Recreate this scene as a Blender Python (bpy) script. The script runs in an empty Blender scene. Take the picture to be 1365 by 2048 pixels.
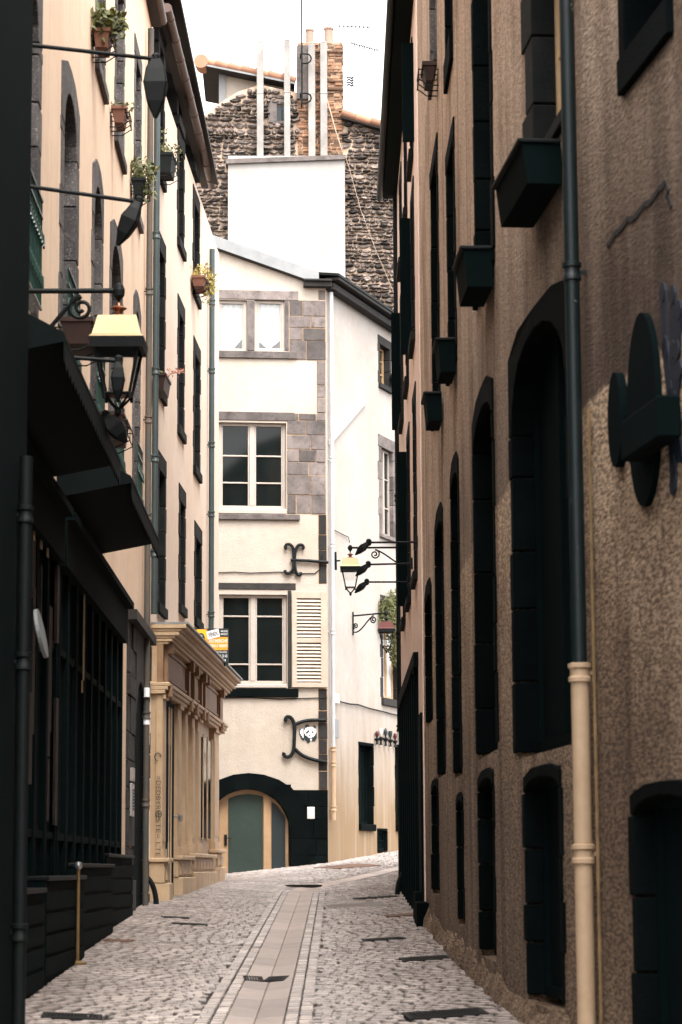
import bpy, bmesh, math, random
from mathutils import Vector, Matrix
R = math.radians
random.seed(7)
SC = bpy.context.scene
COL = SC.collection

# ------------------------------------------------------------------ camera
EYE = Vector((0.0, 0.0, 1.6))
PITCH, ROLL, FPX = R(8.42), R(-0.3), 4836.0
cam_d = bpy.data.cameras.new("camera")
cam_d.sensor_fit = 'VERTICAL'
cam_d.sensor_height = 36.0
cam_d.sensor_width = 24.0
cam_d.lens = 36.0 * FPX / 2048.0
cam_d.clip_start = 0.1
cam_d.clip_end = 600.0
cam_d.dof.use_dof = True
cam_d.dof.focus_distance = 50.0
cam_d.dof.aperture_fstop = 5.0
cam = bpy.data.objects.new("camera", cam_d)
COL.objects.link(cam)
ROT = Matrix.Rotation(R(90) + PITCH, 3, 'X') @ Matrix.Rotation(ROLL, 3, 'Z')
cam.matrix_world = Matrix.Translation(EYE) @ ROT.to_4x4()
SC.camera = cam

# ------------------------------------------------------------------ sky, sun, exposure
sun_dir = Vector((0.16, -0.42, 0.89)).normalized()      # towards the sun
SUN_EL = math.asin(sun_dir.z)
SUN_AZ = math.atan2(sun_dir.x, sun_dir.y)
world = bpy.data.worlds.new("World")
SC.world = world
world.use_nodes = True
wn = world.node_tree
for n in list(wn.nodes): wn.nodes.remove(n)
w_out = wn.nodes.new('ShaderNodeOutputWorld')
w_bg = wn.nodes.new('ShaderNodeBackground')
w_sky = wn.nodes.new('ShaderNodeTexSky')
w_sky.sky_type = 'NISHITA'
w_sky.sun_disc = False
w_sky.sun_elevation = SUN_EL
w_sky.sun_rotation = SUN_AZ
w_sky.dust_density = 4.0
w_hsv = wn.nodes.new('ShaderNodeHueSaturation')
w_hsv.inputs['Saturation'].default_value = 0.12
w_mix = wn.nodes.new('ShaderNodeMix')
w_mix.data_type = 'RGBA'
w_mix.blend_type = 'MULTIPLY'
w_mix.inputs[0].default_value = 1.0
w_mix.inputs[7].default_value = (1.0, 0.97, 0.95, 1)
wn.links.new(w_sky.outputs[0], w_hsv.inputs['Color'])
wn.links.new(w_hsv.outputs[0], w_mix.inputs[6])
wn.links.new(w_mix.outputs[2], w_bg.inputs[0])
w_bg.inputs[1].default_value = 0.15
wn.links.new(w_bg.outputs[0], w_out.inputs[0])

sl = bpy.data.lights.new("sun", 'SUN')
sl.energy = 0.5
sl.angle = R(30)
sl.color = (1.0, 0.93, 0.82)
so = bpy.data.objects.new("sun", sl)
so.rotation_euler = (-sun_dir).to_track_quat('-Z', 'Y').to_euler()
so.location = (5, -20, 40)
COL.objects.link(so)

SC.view_settings.view_transform = 'Standard'
SC.view_settings.look = 'None'
SC.view_settings.gamma = 1.0
SC.view_settings.use_curve_mapping = False
SC.view_settings.exposure = 2.65
SC.cycles.max_bounces = 8
SC.cycles.diffuse_bounces = 5
SC.cycles.glossy_bounces = 3
SC.cycles.caustics_reflective = False
SC.cycles.caustics_refractive = False

# ------------------------------------------------------------------ pixel -> place
def ray(px, py):
    return (ROT @ Vector(((px - 682.5) / FPX, (1024.0 - py) / FPX, -1.0)))
def at_y(px, py, Y):
    d = ray(px, py)
    return EYE + d * (Y / d.y)

def smooth01(t):
    t = min(1.0, max(0.0, t))
    return t * t * (3 - 2 * t)
GUT = [(-0.62, 5.0), (-0.66, 16.0), (-0.75, 43.5), (-0.62, 45.2), (-0.2, 46.9), (1.3, 51.3), (4.5, 58.0)]
def gut_dist(x, y):
    best = 9
    for (ax, ay), (bx, by) in zip(GUT, GUT[1:]):
        dx, dy = bx - ax, by - ay
        t = max(0, min(1, ((x - ax) * dx + (y - ay) * dy) / (dx * dx + dy * dy)))
        best = min(best, math.hypot(x - ax - t * dx, y - ay - t * dy))
    return best
def ground(x, y):
    xc = max(-3.2, min(3.2, x))
    z = 0.0291 * y + 0.1 * (xc + 1.5) * smooth01((y - 42) / 13)
    return z + 0.055 * min(1.9, gut_dist(x, y)) - 0.06
def on_ground(px, py):
    d = ray(px, py)
    t = 5.0
    for i in range(4000):
        p = EYE + d * t
        if p.z <= ground(p.x, p.y): return p
        t += 0.02
    return EYE + d * t

class Facade:
    """A wall line on the plan; s runs along it, z is height, o is the distance out into the street."""
    def __init__(self, pts, side=1):
        self.p = [Vector(p) for p in pts]
        self.side = side
        self.L = [0.0]
        for a, b in zip(self.p, self.p[1:]): self.L.append(self.L[-1] + (b - a).length)
        segn = []
        for a, b in zip(self.p, self.p[1:]):
            d = (b - a).normalized()
            segn.append(Vector((d.y, -d.x)) * side)
        self.n = [segn[0]] + [((segn[i] + segn[i + 1]) / 2).normalized() for i in range(len(segn) - 1)] + [segn[-1]]
        self.straight = len(pts) == 2
    def seg(self, s):
        i = 0
        while i < len(self.p) - 2 and s > self.L[i + 1]: i += 1
        return i, (s - self.L[i]) / (self.L[i + 1] - self.L[i])
    def xy(self, s, o=0.0):
        i, t = self.seg(s)
        p = self.p[i].lerp(self.p[i + 1], t)
        tt = min(1, max(0, t))
        n = self.n[i].lerp(self.n[i + 1], tt)
        return p + n * o
    def normal(self, s):
        i, t = self.seg(s)
        return self.n[i].lerp(self.n[i + 1], min(1, max(0, t))).normalized()
    def tangent(self, s):
        i, t = self.seg(s)
        return (self.p[i + 1] - self.p[i]).normalized()
    def pt(self, s, z, o=0.0):
        q = self.xy(s, o)
        return Vector((q.x, q.y, z))
    def sz(self, px, py, o=0.0):
        d = ray(px, py)
        dx, dy = d.x, d.y
        best = None
        m = len(self.p) - 1
        for i in range(m):
            a = self.p[i] + self.n[i] * o
            b = self.p[i + 1] + self.n[i + 1] * o
            e = b - a
            det = dx * (-e.y) + e.x * dy
            if abs(det) < 1e-9: continue
            t = (a.x * (-e.y) + e.x * a.y) / det
            u = (dx * a.y - dy * a.x) / det
            if t <= 0: continue
            pen = 0
            if u < 0 and i > 0: pen = -u
            if u > 1 and i < m - 1: pen = u - 1
            if best is None or pen < best[0]:
                best = (pen, self.L[i] + u * (self.L[i + 1] - self.L[i]), EYE.z + d.z * t)
        return best[1], best[2]
    def rect(self, x0, y0, x1, y1, o=0.0):
        xm, ym = (x0 + x1) / 2, (y0 + y1) / 2
        s0 = self.sz(x0, ym, o)[0]; s1 = self.sz(x1, ym, o)[0]
        z1 = self.sz(xm, y0, o)[1]; z0 = self.sz(xm, y1, o)[1]
        return min(s0, s1), max(s0, s1), z0, z1

# ------------------------------------------------------------------ materials
def mk(name, c, c2=None, scale=2.0, rough=0.85, bump=0.0, bscale=40.0, metal=0.0, streak=0.0, streak_c=(0.25, 0.2, 0.16), tone=0.0,
       speck=None, speck_scale=60.0, speck_pos=(0.5, 0.62), grime=None, band=None, wall_shade=None, low_dark=None, aniso=None, spec=0.4, bdist=0.02, blotch=0.5):
    m = bpy.data.materials.new(name)
    m.use_nodes = True
    nt = m.node_tree
    N, L = nt.nodes, nt.links
    b = N['Principled BSDF']
    b.inputs['Roughness'].default_value = rough
    b.inputs['Metallic'].default_value = metal
    b.inputs['Specular IOR Level'].default_value = spec
    geo = N.new('ShaderNodeNewGeometry')
    pos = geo.outputs['Position']
    def mix(f, a, bb, mode='MIX'):
        x = N.new('ShaderNodeMix'); x.data_type = 'RGBA'; x.blend_type = mode
        if isinstance(f, (int, float)): x.inputs[0].default_value = f
        else: L.new(f, x.inputs[0])
        for sock, v in ((x.inputs[6], a), (x.inputs[7], bb)):
            if isinstance(v, tuple): sock.default_value = (v[0], v[1], v[2], 1)
            else: L.new(v, sock)
        return x.outputs[2]
    def noise(sc, detail=6.0, vec=None, rgh=0.55):
        n = N.new('ShaderNodeTexNoise'); n.inputs['Scale'].default_value = sc; n.inputs['Detail'].default_value = detail
        n.inputs['Roughness'].default_value = rgh
        L.new(vec if vec is not None else pos, n.inputs['Vector'])
        return n.outputs[0]
    def ramp(f, lo, hi):
        r = N.new('ShaderNodeMapRange'); r.clamp = True
        r.inputs[1].default_value = lo; r.inputs[2].default_value = hi
        L.new(f, r.inputs[0])
        return r.outputs[0]
    def mapped(sx, sy, sz):
        mp = N.new('ShaderNodeMapping'); mp.inputs['Scale'].default_value = (sx, sy, sz)
        L.new(pos, mp.inputs['Vector']); return mp.outputs[0]
    gv = mapped(*aniso) if aniso else None
    col = mix(ramp(noise(scale, 8), 0.35, 0.68), c, c2 or tuple(x * 0.82 for x in c))
    if blotch:
        col = mix(ramp(noise(scale * 7.3, 4), 0.3, 0.75), col, mix(1.0, col, (1 - 0.22 * blotch,) * 3, 'MULTIPLY'))
    if speck:
        col = mix(ramp(noise(speck_scale, 6, gv, 0.8), speck_pos[0], speck_pos[1]), col, speck)
    if grime:      # splash dirt with an uneven upper edge: (height, softness, colour)
        sx = N.new('ShaderNodeSeparateXYZ'); L.new(pos, sx.inputs[0])
        nz = noise(1.0, 6, mapped(3.5, 3.5, 0.7))
        a = N.new('ShaderNodeMath'); a.operation = 'MULTIPLY_ADD'; L.new(nz, a.inputs[0]); a.inputs[1].default_value = -2.6
        L.new(sx.outputs[2], a.inputs[2])
        col = mix(ramp(a.outputs[0], grime[0], grime[0] - grime[1]), col, grime[2])
    if wall_shade:       # shade put into the upper wall's colour, densest above the lower storey
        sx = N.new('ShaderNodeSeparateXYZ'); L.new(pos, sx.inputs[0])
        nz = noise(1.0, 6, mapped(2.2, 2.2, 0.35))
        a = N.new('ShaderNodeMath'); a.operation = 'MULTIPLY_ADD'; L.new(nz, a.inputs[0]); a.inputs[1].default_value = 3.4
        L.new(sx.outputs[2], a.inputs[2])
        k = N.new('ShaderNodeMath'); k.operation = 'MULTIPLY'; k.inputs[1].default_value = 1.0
        fy = N.new('ShaderNodeMath'); fy.operation = 'MULTIPLY'      # painted shade grows stronger towards the near end of the street
        L.new(ramp(a.outputs[0], wall_shade[1] + 1.7, wall_shade[0] + 1.7), fy.inputs[0]); L.new(ramp(sx.outputs[1], 29.0, 15.0), fy.inputs[1])
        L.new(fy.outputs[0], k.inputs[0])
        col = mix(k.outputs[0], col, mix(1.0, col, wall_shade[2], 'MULTIPLY'))
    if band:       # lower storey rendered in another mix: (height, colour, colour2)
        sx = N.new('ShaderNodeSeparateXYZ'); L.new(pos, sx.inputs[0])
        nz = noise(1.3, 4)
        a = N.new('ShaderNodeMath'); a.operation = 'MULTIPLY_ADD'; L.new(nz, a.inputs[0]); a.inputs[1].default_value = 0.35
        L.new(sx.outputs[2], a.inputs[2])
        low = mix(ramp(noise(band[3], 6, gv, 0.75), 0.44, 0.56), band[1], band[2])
        if low_dark:  # uneven, darker towards the foot of the wall
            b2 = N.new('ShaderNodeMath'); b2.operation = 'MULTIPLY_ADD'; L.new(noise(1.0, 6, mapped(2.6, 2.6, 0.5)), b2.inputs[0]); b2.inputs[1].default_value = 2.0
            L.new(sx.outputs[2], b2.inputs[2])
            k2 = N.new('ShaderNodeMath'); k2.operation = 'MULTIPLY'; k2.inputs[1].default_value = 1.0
            L.new(ramp(b2.outputs[0], low_dark[0] + 1.0, low_dark[1] + 1.0), k2.inputs[0])
            low = mix(k2.outputs[0], low, mix(1.0, low, low_dark[2], 'MULTIPLY'))
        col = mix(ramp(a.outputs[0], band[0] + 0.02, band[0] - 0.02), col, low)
    if streak:
        st = ramp(noise(1.0, 5, mapped(5.5, 5.5, 0.22)), 0.5, 0.78)
        mm = N.new('ShaderNodeMath'); mm.operation = 'MULTIPLY'; mm.inputs[1].default_value = streak
        L.new(st, mm.inputs[0])
        col = mix(mm.outputs[0], col, streak_c)
    if aniso:      # patched and damp areas
        col = mix(ramp(noise(0.75, 5, mapped(1, 0.8, 0.7), 0.6), 0.50, 0.62), col, mix(1.0, col, (0.66, 0.61, 0.57), 'MULTIPLY'))
        col = mix(ramp(noise(1.0, 4, mapped(3.0, 3.0, 0.12)), 0.52, 0.70), col, mix(1.0, col, (0.55, 0.50, 0.46), 'MULTIPLY'))
    if tone:
        at = N.new('ShaderNodeAttribute'); at.attribute_name = 'tone'
        t = ramp(at.outputs['Fac'], 0.0, 1.0)
        lo, hi = 1 - tone, 1 + tone * 0.75
        col = mix(1.0, col, mix(t, (lo, lo, lo), (hi, hi * 0.985, hi * 0.97)), 'MULTIPLY')
    L.new(col, b.inputs['Base Color'])
    if bump:
        bp = N.new('ShaderNodeBump'); bp.inputs['Strength'].default_value = bump; bp.inputs['Distance'].default_value = bdist
        L.new(noise(bscale, 6, gv, 0.65), bp.inputs['Height'])
        L.new(bp.outputs[0], b.inputs['Normal'])
    return m

BLK = (0.0022, 0.0058, 0.0061)
M = {}
M['beige'] = mk('beige_plaster', (0.7138, 0.5504, 0.4085), (0.6708, 0.4945, 0.3526), 0.7, 0.9, 0.12, 60, streak=0.35, streak_c=(0.40, 0.26, 0.17))
M['cream_plaster'] = mk('cream_plaster', (0.581, 0.4897, 0.4067), (0.5395, 0.4316, 0.3403), 0.6, 0.9, 0.15, 50, streak=0.4, streak_c=(0.52, 0.36, 0.25))
M['ivory'] = mk('ivory_plaster', (0.392, 0.352, 0.308), (0.36, 0.312, 0.256), 0.6, 0.9, 0.35, 22, streak=0.15, streak_c=(0.6, 0.45, 0.3), bdist=0.03)
M['white_plaster'] = mk('white_plaster', (0.384, 0.36, 0.336), (0.352, 0.316, 0.28), 0.8, 0.9, 0.2, 30, streak=0.6, streak_c=(0.36, 0.295, 0.235), grime=(4.5, 3.0, (0.20, 0.135, 0.075)))
M['panel_white'] = mk('panel_white', (0.328, 0.32, 0.3104), (0.288, 0.276, 0.26), 0.8, 0.9, 0.1, 30, streak=0.35, streak_c=(0.36, 0.32, 0.28))
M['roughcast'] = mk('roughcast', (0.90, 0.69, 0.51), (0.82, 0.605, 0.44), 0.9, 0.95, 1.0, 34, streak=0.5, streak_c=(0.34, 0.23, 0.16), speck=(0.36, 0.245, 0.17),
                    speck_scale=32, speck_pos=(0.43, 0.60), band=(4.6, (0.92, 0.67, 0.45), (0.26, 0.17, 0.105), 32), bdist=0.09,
                    wall_shade=(4.6, 7.6, (0.165, 0.135, 0.115)), low_dark=(4.4, 2.0, (0.38, 0.355, 0.335)), aniso=(1.0, 0.42, 1.5))
M['pink_plaster'] = mk('pink_plaster', (0.78, 0.62, 0.53), (0.70, 0.53, 0.44), 1.0, 0.9, 0.2, 50, streak=0.4, streak_c=(0.35, 0.24, 0.19))
M['lava'] = mk('dark_lava_stone', (0.011, 0.0115, 0.0115), (0.005, 0.0068, 0.007), 6, 0.95, 0.5, 60, tone=0.5, spec=0.15, speck=(0.09, 0.08, 0.072), speck_scale=35, speck_pos=(0.6, 0.8))
M['lava_grey'] = mk('speckled_lava_stone', (0.085, 0.0782, 0.0765), (0.03825, 0.0357, 0.03655), 5, 0.9, 0.6, 50, tone=0.4, speck=(0.42, 0.38, 0.35), speck_scale=38, speck_pos=(0.55, 0.72))
M['mauve_stone'] = mk('mauve_grey_stone', (0.164, 0.141, 0.1337), (0.082, 0.07052, 0.06806), 3, 0.9, 0.5, 45, tone=0.5, speck=(0.035, 0.033, 0.033), speck_scale=12, speck_pos=(0.54, 0.7))
M['sooty_stone'] = mk('sooty_stone', (0.022, 0.019, 0.017), (0.009, 0.0095, 0.0095), 4, 0.85, 0.5, 45, tone=0.5, speck=(0.17, 0.145, 0.125), speck_scale=14, speck_pos=(0.6, 0.8))
M['black_stone'] = mk('black_stone', (0.0030, 0.0050, 0.0052), (0.0018, 0.0032, 0.0034), 3, 0.95, 0.5, 30, tone=0.3, spec=0.04)
M['mortar'] = mk('ochre_mortar', (0.40, 0.27, 0.155), (0.32, 0.21, 0.12), 6, 0.95, 0.4, 60)
M['pale_mortar'] = mk('pale_mortar', (0.476, 0.3655, 0.2805), (0.34, 0.2465, 0.1785), 5, 0.95, 0.6, 30, speck=(0.16, 0.12, 0.10), speck_scale=14, speck_pos=(0.56, 0.7))
M['rubble'] = mk('rubble_stone', (0.1615, 0.1318, 0.1148), (0.06375, 0.0561, 0.05355), 5, 0.95, 0.7, 25, tone=0.85, speck=(0.40, 0.31, 0.25), speck_scale=16, speck_pos=(0.55, 0.72))
M['brick'] = mk('old_brick', (0.264, 0.132, 0.076), (0.216, 0.136, 0.088), 4, 0.95, 0.6, 40, tone=0.6, speck=(0.48, 0.34, 0.23), speck_scale=9, speck_pos=(0.55, 0.68))
M['black_paint'] = mk('black_paint', BLK, (0.0016, 0.0044, 0.0047), 3, 0.9, 0.05, 20, spec=0.04)
M['black_cloth'] = mk('black_awning_cloth', (0.0024, 0.0050, 0.0053), (0.0018, 0.0040, 0.0042), 3, 0.9, 0.1, 60, spec=0.1)
M['brown_wood'] = mk('dark_brown_wood', (0.020, 0.008, 0.004), (0.005, 0.004, 0.004), 5, 0.8, 0.2, 30, streak=0.6, streak_c=(0.01, 0.01, 0.01))
M['iron'] = mk('black_iron', (0.0056, 0.008, 0.0084), (0.0032, 0.0052, 0.0056), 10, 0.6, 0.2, 80, spec=0.15)
M['green_iron'] = mk('green_iron', (0.012, 0.045, 0.036), (0.008, 0.028, 0.024), 8, 0.35, 0.1, 60)
M['zinc_dark'] = mk('dark_zinc', (0.0026, 0.0048, 0.0050), (0.0018, 0.0034, 0.0036), 4, 0.6, 0.1, 20, spec=0.15)
M['zinc'] = mk('grey_zinc', (0.2125, 0.221, 0.2253), (0.17, 0.1785, 0.1827), 3, 0.55, 0.1, 20, streak=0.3, streak_c=(0.2, 0.2, 0.2))
M['pipe_green'] = mk('grey_green_pipe', (0.034, 0.0527, 0.0544), (0.0255, 0.0408, 0.0425), 3, 0.5, 0.05, 20)
M['pipe_old'] = mk('weathered_pipe', (0.051, 0.0578, 0.0544), (0.0935, 0.0697, 0.051), 2.5, 0.7, 0.1, 30, speck=(0.22, 0.18, 0.15), speck_scale=22, speck_pos=(0.6, 0.75))
M['pipe_teal'] = mk('dark_teal_pipe', (0.006, 0.012, 0.013), (0.004, 0.009, 0.010), 3, 0.45, 0.05, 20, spec=0.25, speck=(0.30, 0.27, 0.24), speck_scale=5, speck_pos=(0.66, 0.70))
M['pipe_cream'] = mk('cream_pipe', (0.396, 0.282, 0.18), (0.348, 0.24, 0.15), 3, 0.6, 0.15, 30, streak=0.25, streak_c=(0.3, 0.2, 0.12))
M['pipe_white'] = mk('pale_grey_pipe', (0.416, 0.432, 0.44), (0.336, 0.344, 0.352), 2, 0.5)
M['copper_gutter'] = mk('copper_gutter', (0.085, 0.052, 0.038), (0.055, 0.036, 0.028), 4, 0.5, 0.05, 20, metal=0.3)
M['dark_wood'] = mk('dark_eave_wood', (0.018, 0.013, 0.010), (0.011, 0.009, 0.008), 6, 0.8, 0.2, 30)
M['shop_wood'] = mk('tan_shop_wood', (0.462, 0.3402, 0.2142), (0.3864, 0.273, 0.1638), 2.2, 0.6, 0.1, 30, streak=0.4, streak_c=(0.22, 0.13, 0.07), speck=(0.20, 0.12, 0.07), speck_scale=9, speck_pos=(0.63, 0.8))
M['shop_fascia'] = mk('weathered_fascia_wood', (0.192, 0.108, 0.056), (0.288, 0.176, 0.096), 2.2, 0.65, 0.1, 30, streak=0.5, streak_c=(0.06, 0.035, 0.02))
M['white_wood'] = mk('white_window_wood', (0.384, 0.344, 0.308), (0.344, 0.3, 0.26), 5, 0.5, 0.05, 40)
M['shutter_wood'] = mk('peeling_white_shutter', (0.4, 0.344, 0.28), (0.352, 0.292, 0.228), 5, 0.6, 0.1, 50, speck=(0.25, 0.16, 0.10), speck_scale=26, speck_pos=(0.64, 0.72))
M['yellow_wood'] = mk('yellow_window_wood', (0.496, 0.336, 0.176), (0.416, 0.272, 0.136), 5, 0.5)
M['oak'] = mk('oak_door_wood', (0.36, 0.236, 0.132), (0.296, 0.188, 0.104), 4, 0.5, streak=0.3, streak_c=(0.25, 0.14, 0.07))
M['green_glass'] = mk('green_door_glass', (0.0357, 0.0527, 0.0459), (0.0289, 0.04335, 0.0391), 1.2, 0.18, spec=0.5)
M['glass'] = mk('dark_window_glass', (0.005, 0.008, 0.008), (0.004, 0.006, 0.006), 1, 0.06, spec=0.2, blotch=0)
M['curtain'] = mk('white_curtain', (0.63, 0.6375, 0.645), (0.585, 0.6, 0.6225), 6, 0.9, 0.3, 9)
M['tile'] = mk('terracotta_tile', (0.336, 0.172, 0.112), (0.288, 0.144, 0.088), 4, 0.9, 0.2, 30, tone=0.3)
M['terracotta'] = mk('terracotta_pot', (0.15, 0.06375, 0.0375), (0.1125, 0.0465, 0.0285), 5, 0.8)
M['pot_brown'] = mk('dark_brown_trough', (0.028, 0.013, 0.010), (0.02, 0.010, 0.008), 5, 0.6, spec=0.2)
M['pot_black'] = mk('black_trough', (0.006, 0.009, 0.009), (0.004, 0.007, 0.007), 5, 0.7, spec=0.15)
M['flue'] = mk('pale_flue_cement', (0.288, 0.276, 0.26), (0.192, 0.18, 0.168), 2, 0.9, 0.2, 40, streak=0.3, streak_c=(0.40, 0.35, 0.30))
M['pot_clay'] = mk('pale_clay_pot', (0.288, 0.204, 0.16), (0.24, 0.168, 0.128), 3, 0.85)
M['leaf'] = mk('green_leaf', (0.040, 0.055, 0.012), (0.10, 0.095, 0.018), 14, 0.6)
M['leaf_yellow'] = mk('yellow_leaf', (0.30, 0.21, 0.03), (0.20, 0.17, 0.03), 14, 0.6)
M['twig'] = mk('pink_twig', (0.30, 0.12, 0.09), (0.2, 0.1, 0.06), 14, 0.7)
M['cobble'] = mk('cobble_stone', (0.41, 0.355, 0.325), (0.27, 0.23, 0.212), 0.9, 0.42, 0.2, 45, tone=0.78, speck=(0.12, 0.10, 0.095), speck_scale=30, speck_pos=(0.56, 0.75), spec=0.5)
M['joint'] = mk('dark_joint_sand', (0.035, 0.031, 0.029), (0.02, 0.018, 0.017), 4, 0.95, 0.5, 60)
M['slab'] = mk('gutter_slab_stone', (0.336, 0.284, 0.26), (0.288, 0.24, 0.22), 3, 0.45, 0.25, 70, tone=0.22, speck=(0.17, 0.14, 0.125), speck_scale=60, speck_pos=(0.56, 0.75))
M['grate'] = mk('cast_iron_grate', (0.016, 0.0155, 0.015), (0.010, 0.010, 0.010), 5, 0.7, 0.2, 40, spec=0.15)
M['grate_pale'] = mk('steel_grate', (0.34, 0.30, 0.28), (0.28, 0.25, 0.23), 5, 0.45, metal=0.4)
M['rust'] = mk('rusty_plate', (0.15, 0.085, 0.055), (0.10, 0.06, 0.045), 5, 0.8, 0.3, 40)
M['rust_ochre'] = mk('ochre_painted_pipe', (0.20, 0.125, 0.055), (0.10, 0.065, 0.03), 8, 0.7)
M['copper'] = mk('polished_copper', (0.31, 0.245, 0.145), (0.28, 0.215, 0.125), 4, 0.4, metal=1.0, blotch=0)
M['copper_dark'] = mk('dark_copper', (0.30, 0.13, 0.07), (0.2, 0.08, 0.05), 6, 0.4, metal=0.8)
M['red_paint'] = mk('dark_red_paint', (0.075, 0.014, 0.012), (0.055, 0.011, 0.010), 5, 0.5, spec=0.2)
M['orange'] = mk('orange_print', (0.80, 0.36, 0.03), (0.78, 0.34, 0.03), 1, 0.5, blotch=0)
M['yellow'] = mk('yellow_print', (0.85, 0.48, 0.03), (0.83, 0.46, 0.03), 1, 0.5, blotch=0)
M['print_black'] = mk('black_print', (0.012, 0.022, 0.025), None, 1, 0.5, blotch=0)
M['print_white'] = mk('white_print', (0.82, 0.82, 0.84), (0.8, 0.8, 0.82), 1, 0.5, blotch=0)
M['white_box'] = mk('white_enamel', (0.576, 0.56, 0.544), (0.512, 0.488, 0.464), 4, 0.5)
M['steel'] = mk('brushed_steel', (0.50, 0.50, 0.50), (0.42, 0.42, 0.42), 6, 0.35, metal=0.8)
M['brass'] = mk('brass', (0.26, 0.17, 0.07), (0.20, 0.13, 0.05), 6, 0.5, metal=0.5)
M['blue_spray'] = mk('dark_blue_spray_paint', (0.004, 0.0112, 0.024), (0.0028, 0.008, 0.018), 5, 0.6)
M['black_spray'] = mk('black_spray_paint', (0.012, 0.012, 0.012), None, 5, 0.7, blotch=0)
M['grey_disc'] = mk('grey_disc_paint', (0.11, 0.12, 0.12), (0.09, 0.10, 0.10), 4, 0.5)

def glass_clear():
    m = bpy.data.materials.new('clear_lantern_glass'); m.use_nodes = True
    nt = m.node_tree; N, L = nt.nodes, nt.links
    for n in list(N): N.remove(n)
    o = N.new('ShaderNodeOutputMaterial'); mx = N.new('ShaderNodeMixShader'); t = N.new('ShaderNodeBsdfTransparent'); g = N.new('ShaderNodeBsdfGlossy')
    g.inputs['Roughness'].default_value = 0.05
    t.inputs[0].default_value = (0.93, 0.94, 0.93, 1)
    mx.inputs[0].default_value = 0.06
    L.new(t.outputs[0], mx.inputs[1]); L.new(g.outputs[0], mx.inputs[2]); L.new(mx.outputs[0], o.inputs[0])
    return m
M['clear'] = glass_clear()

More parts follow.
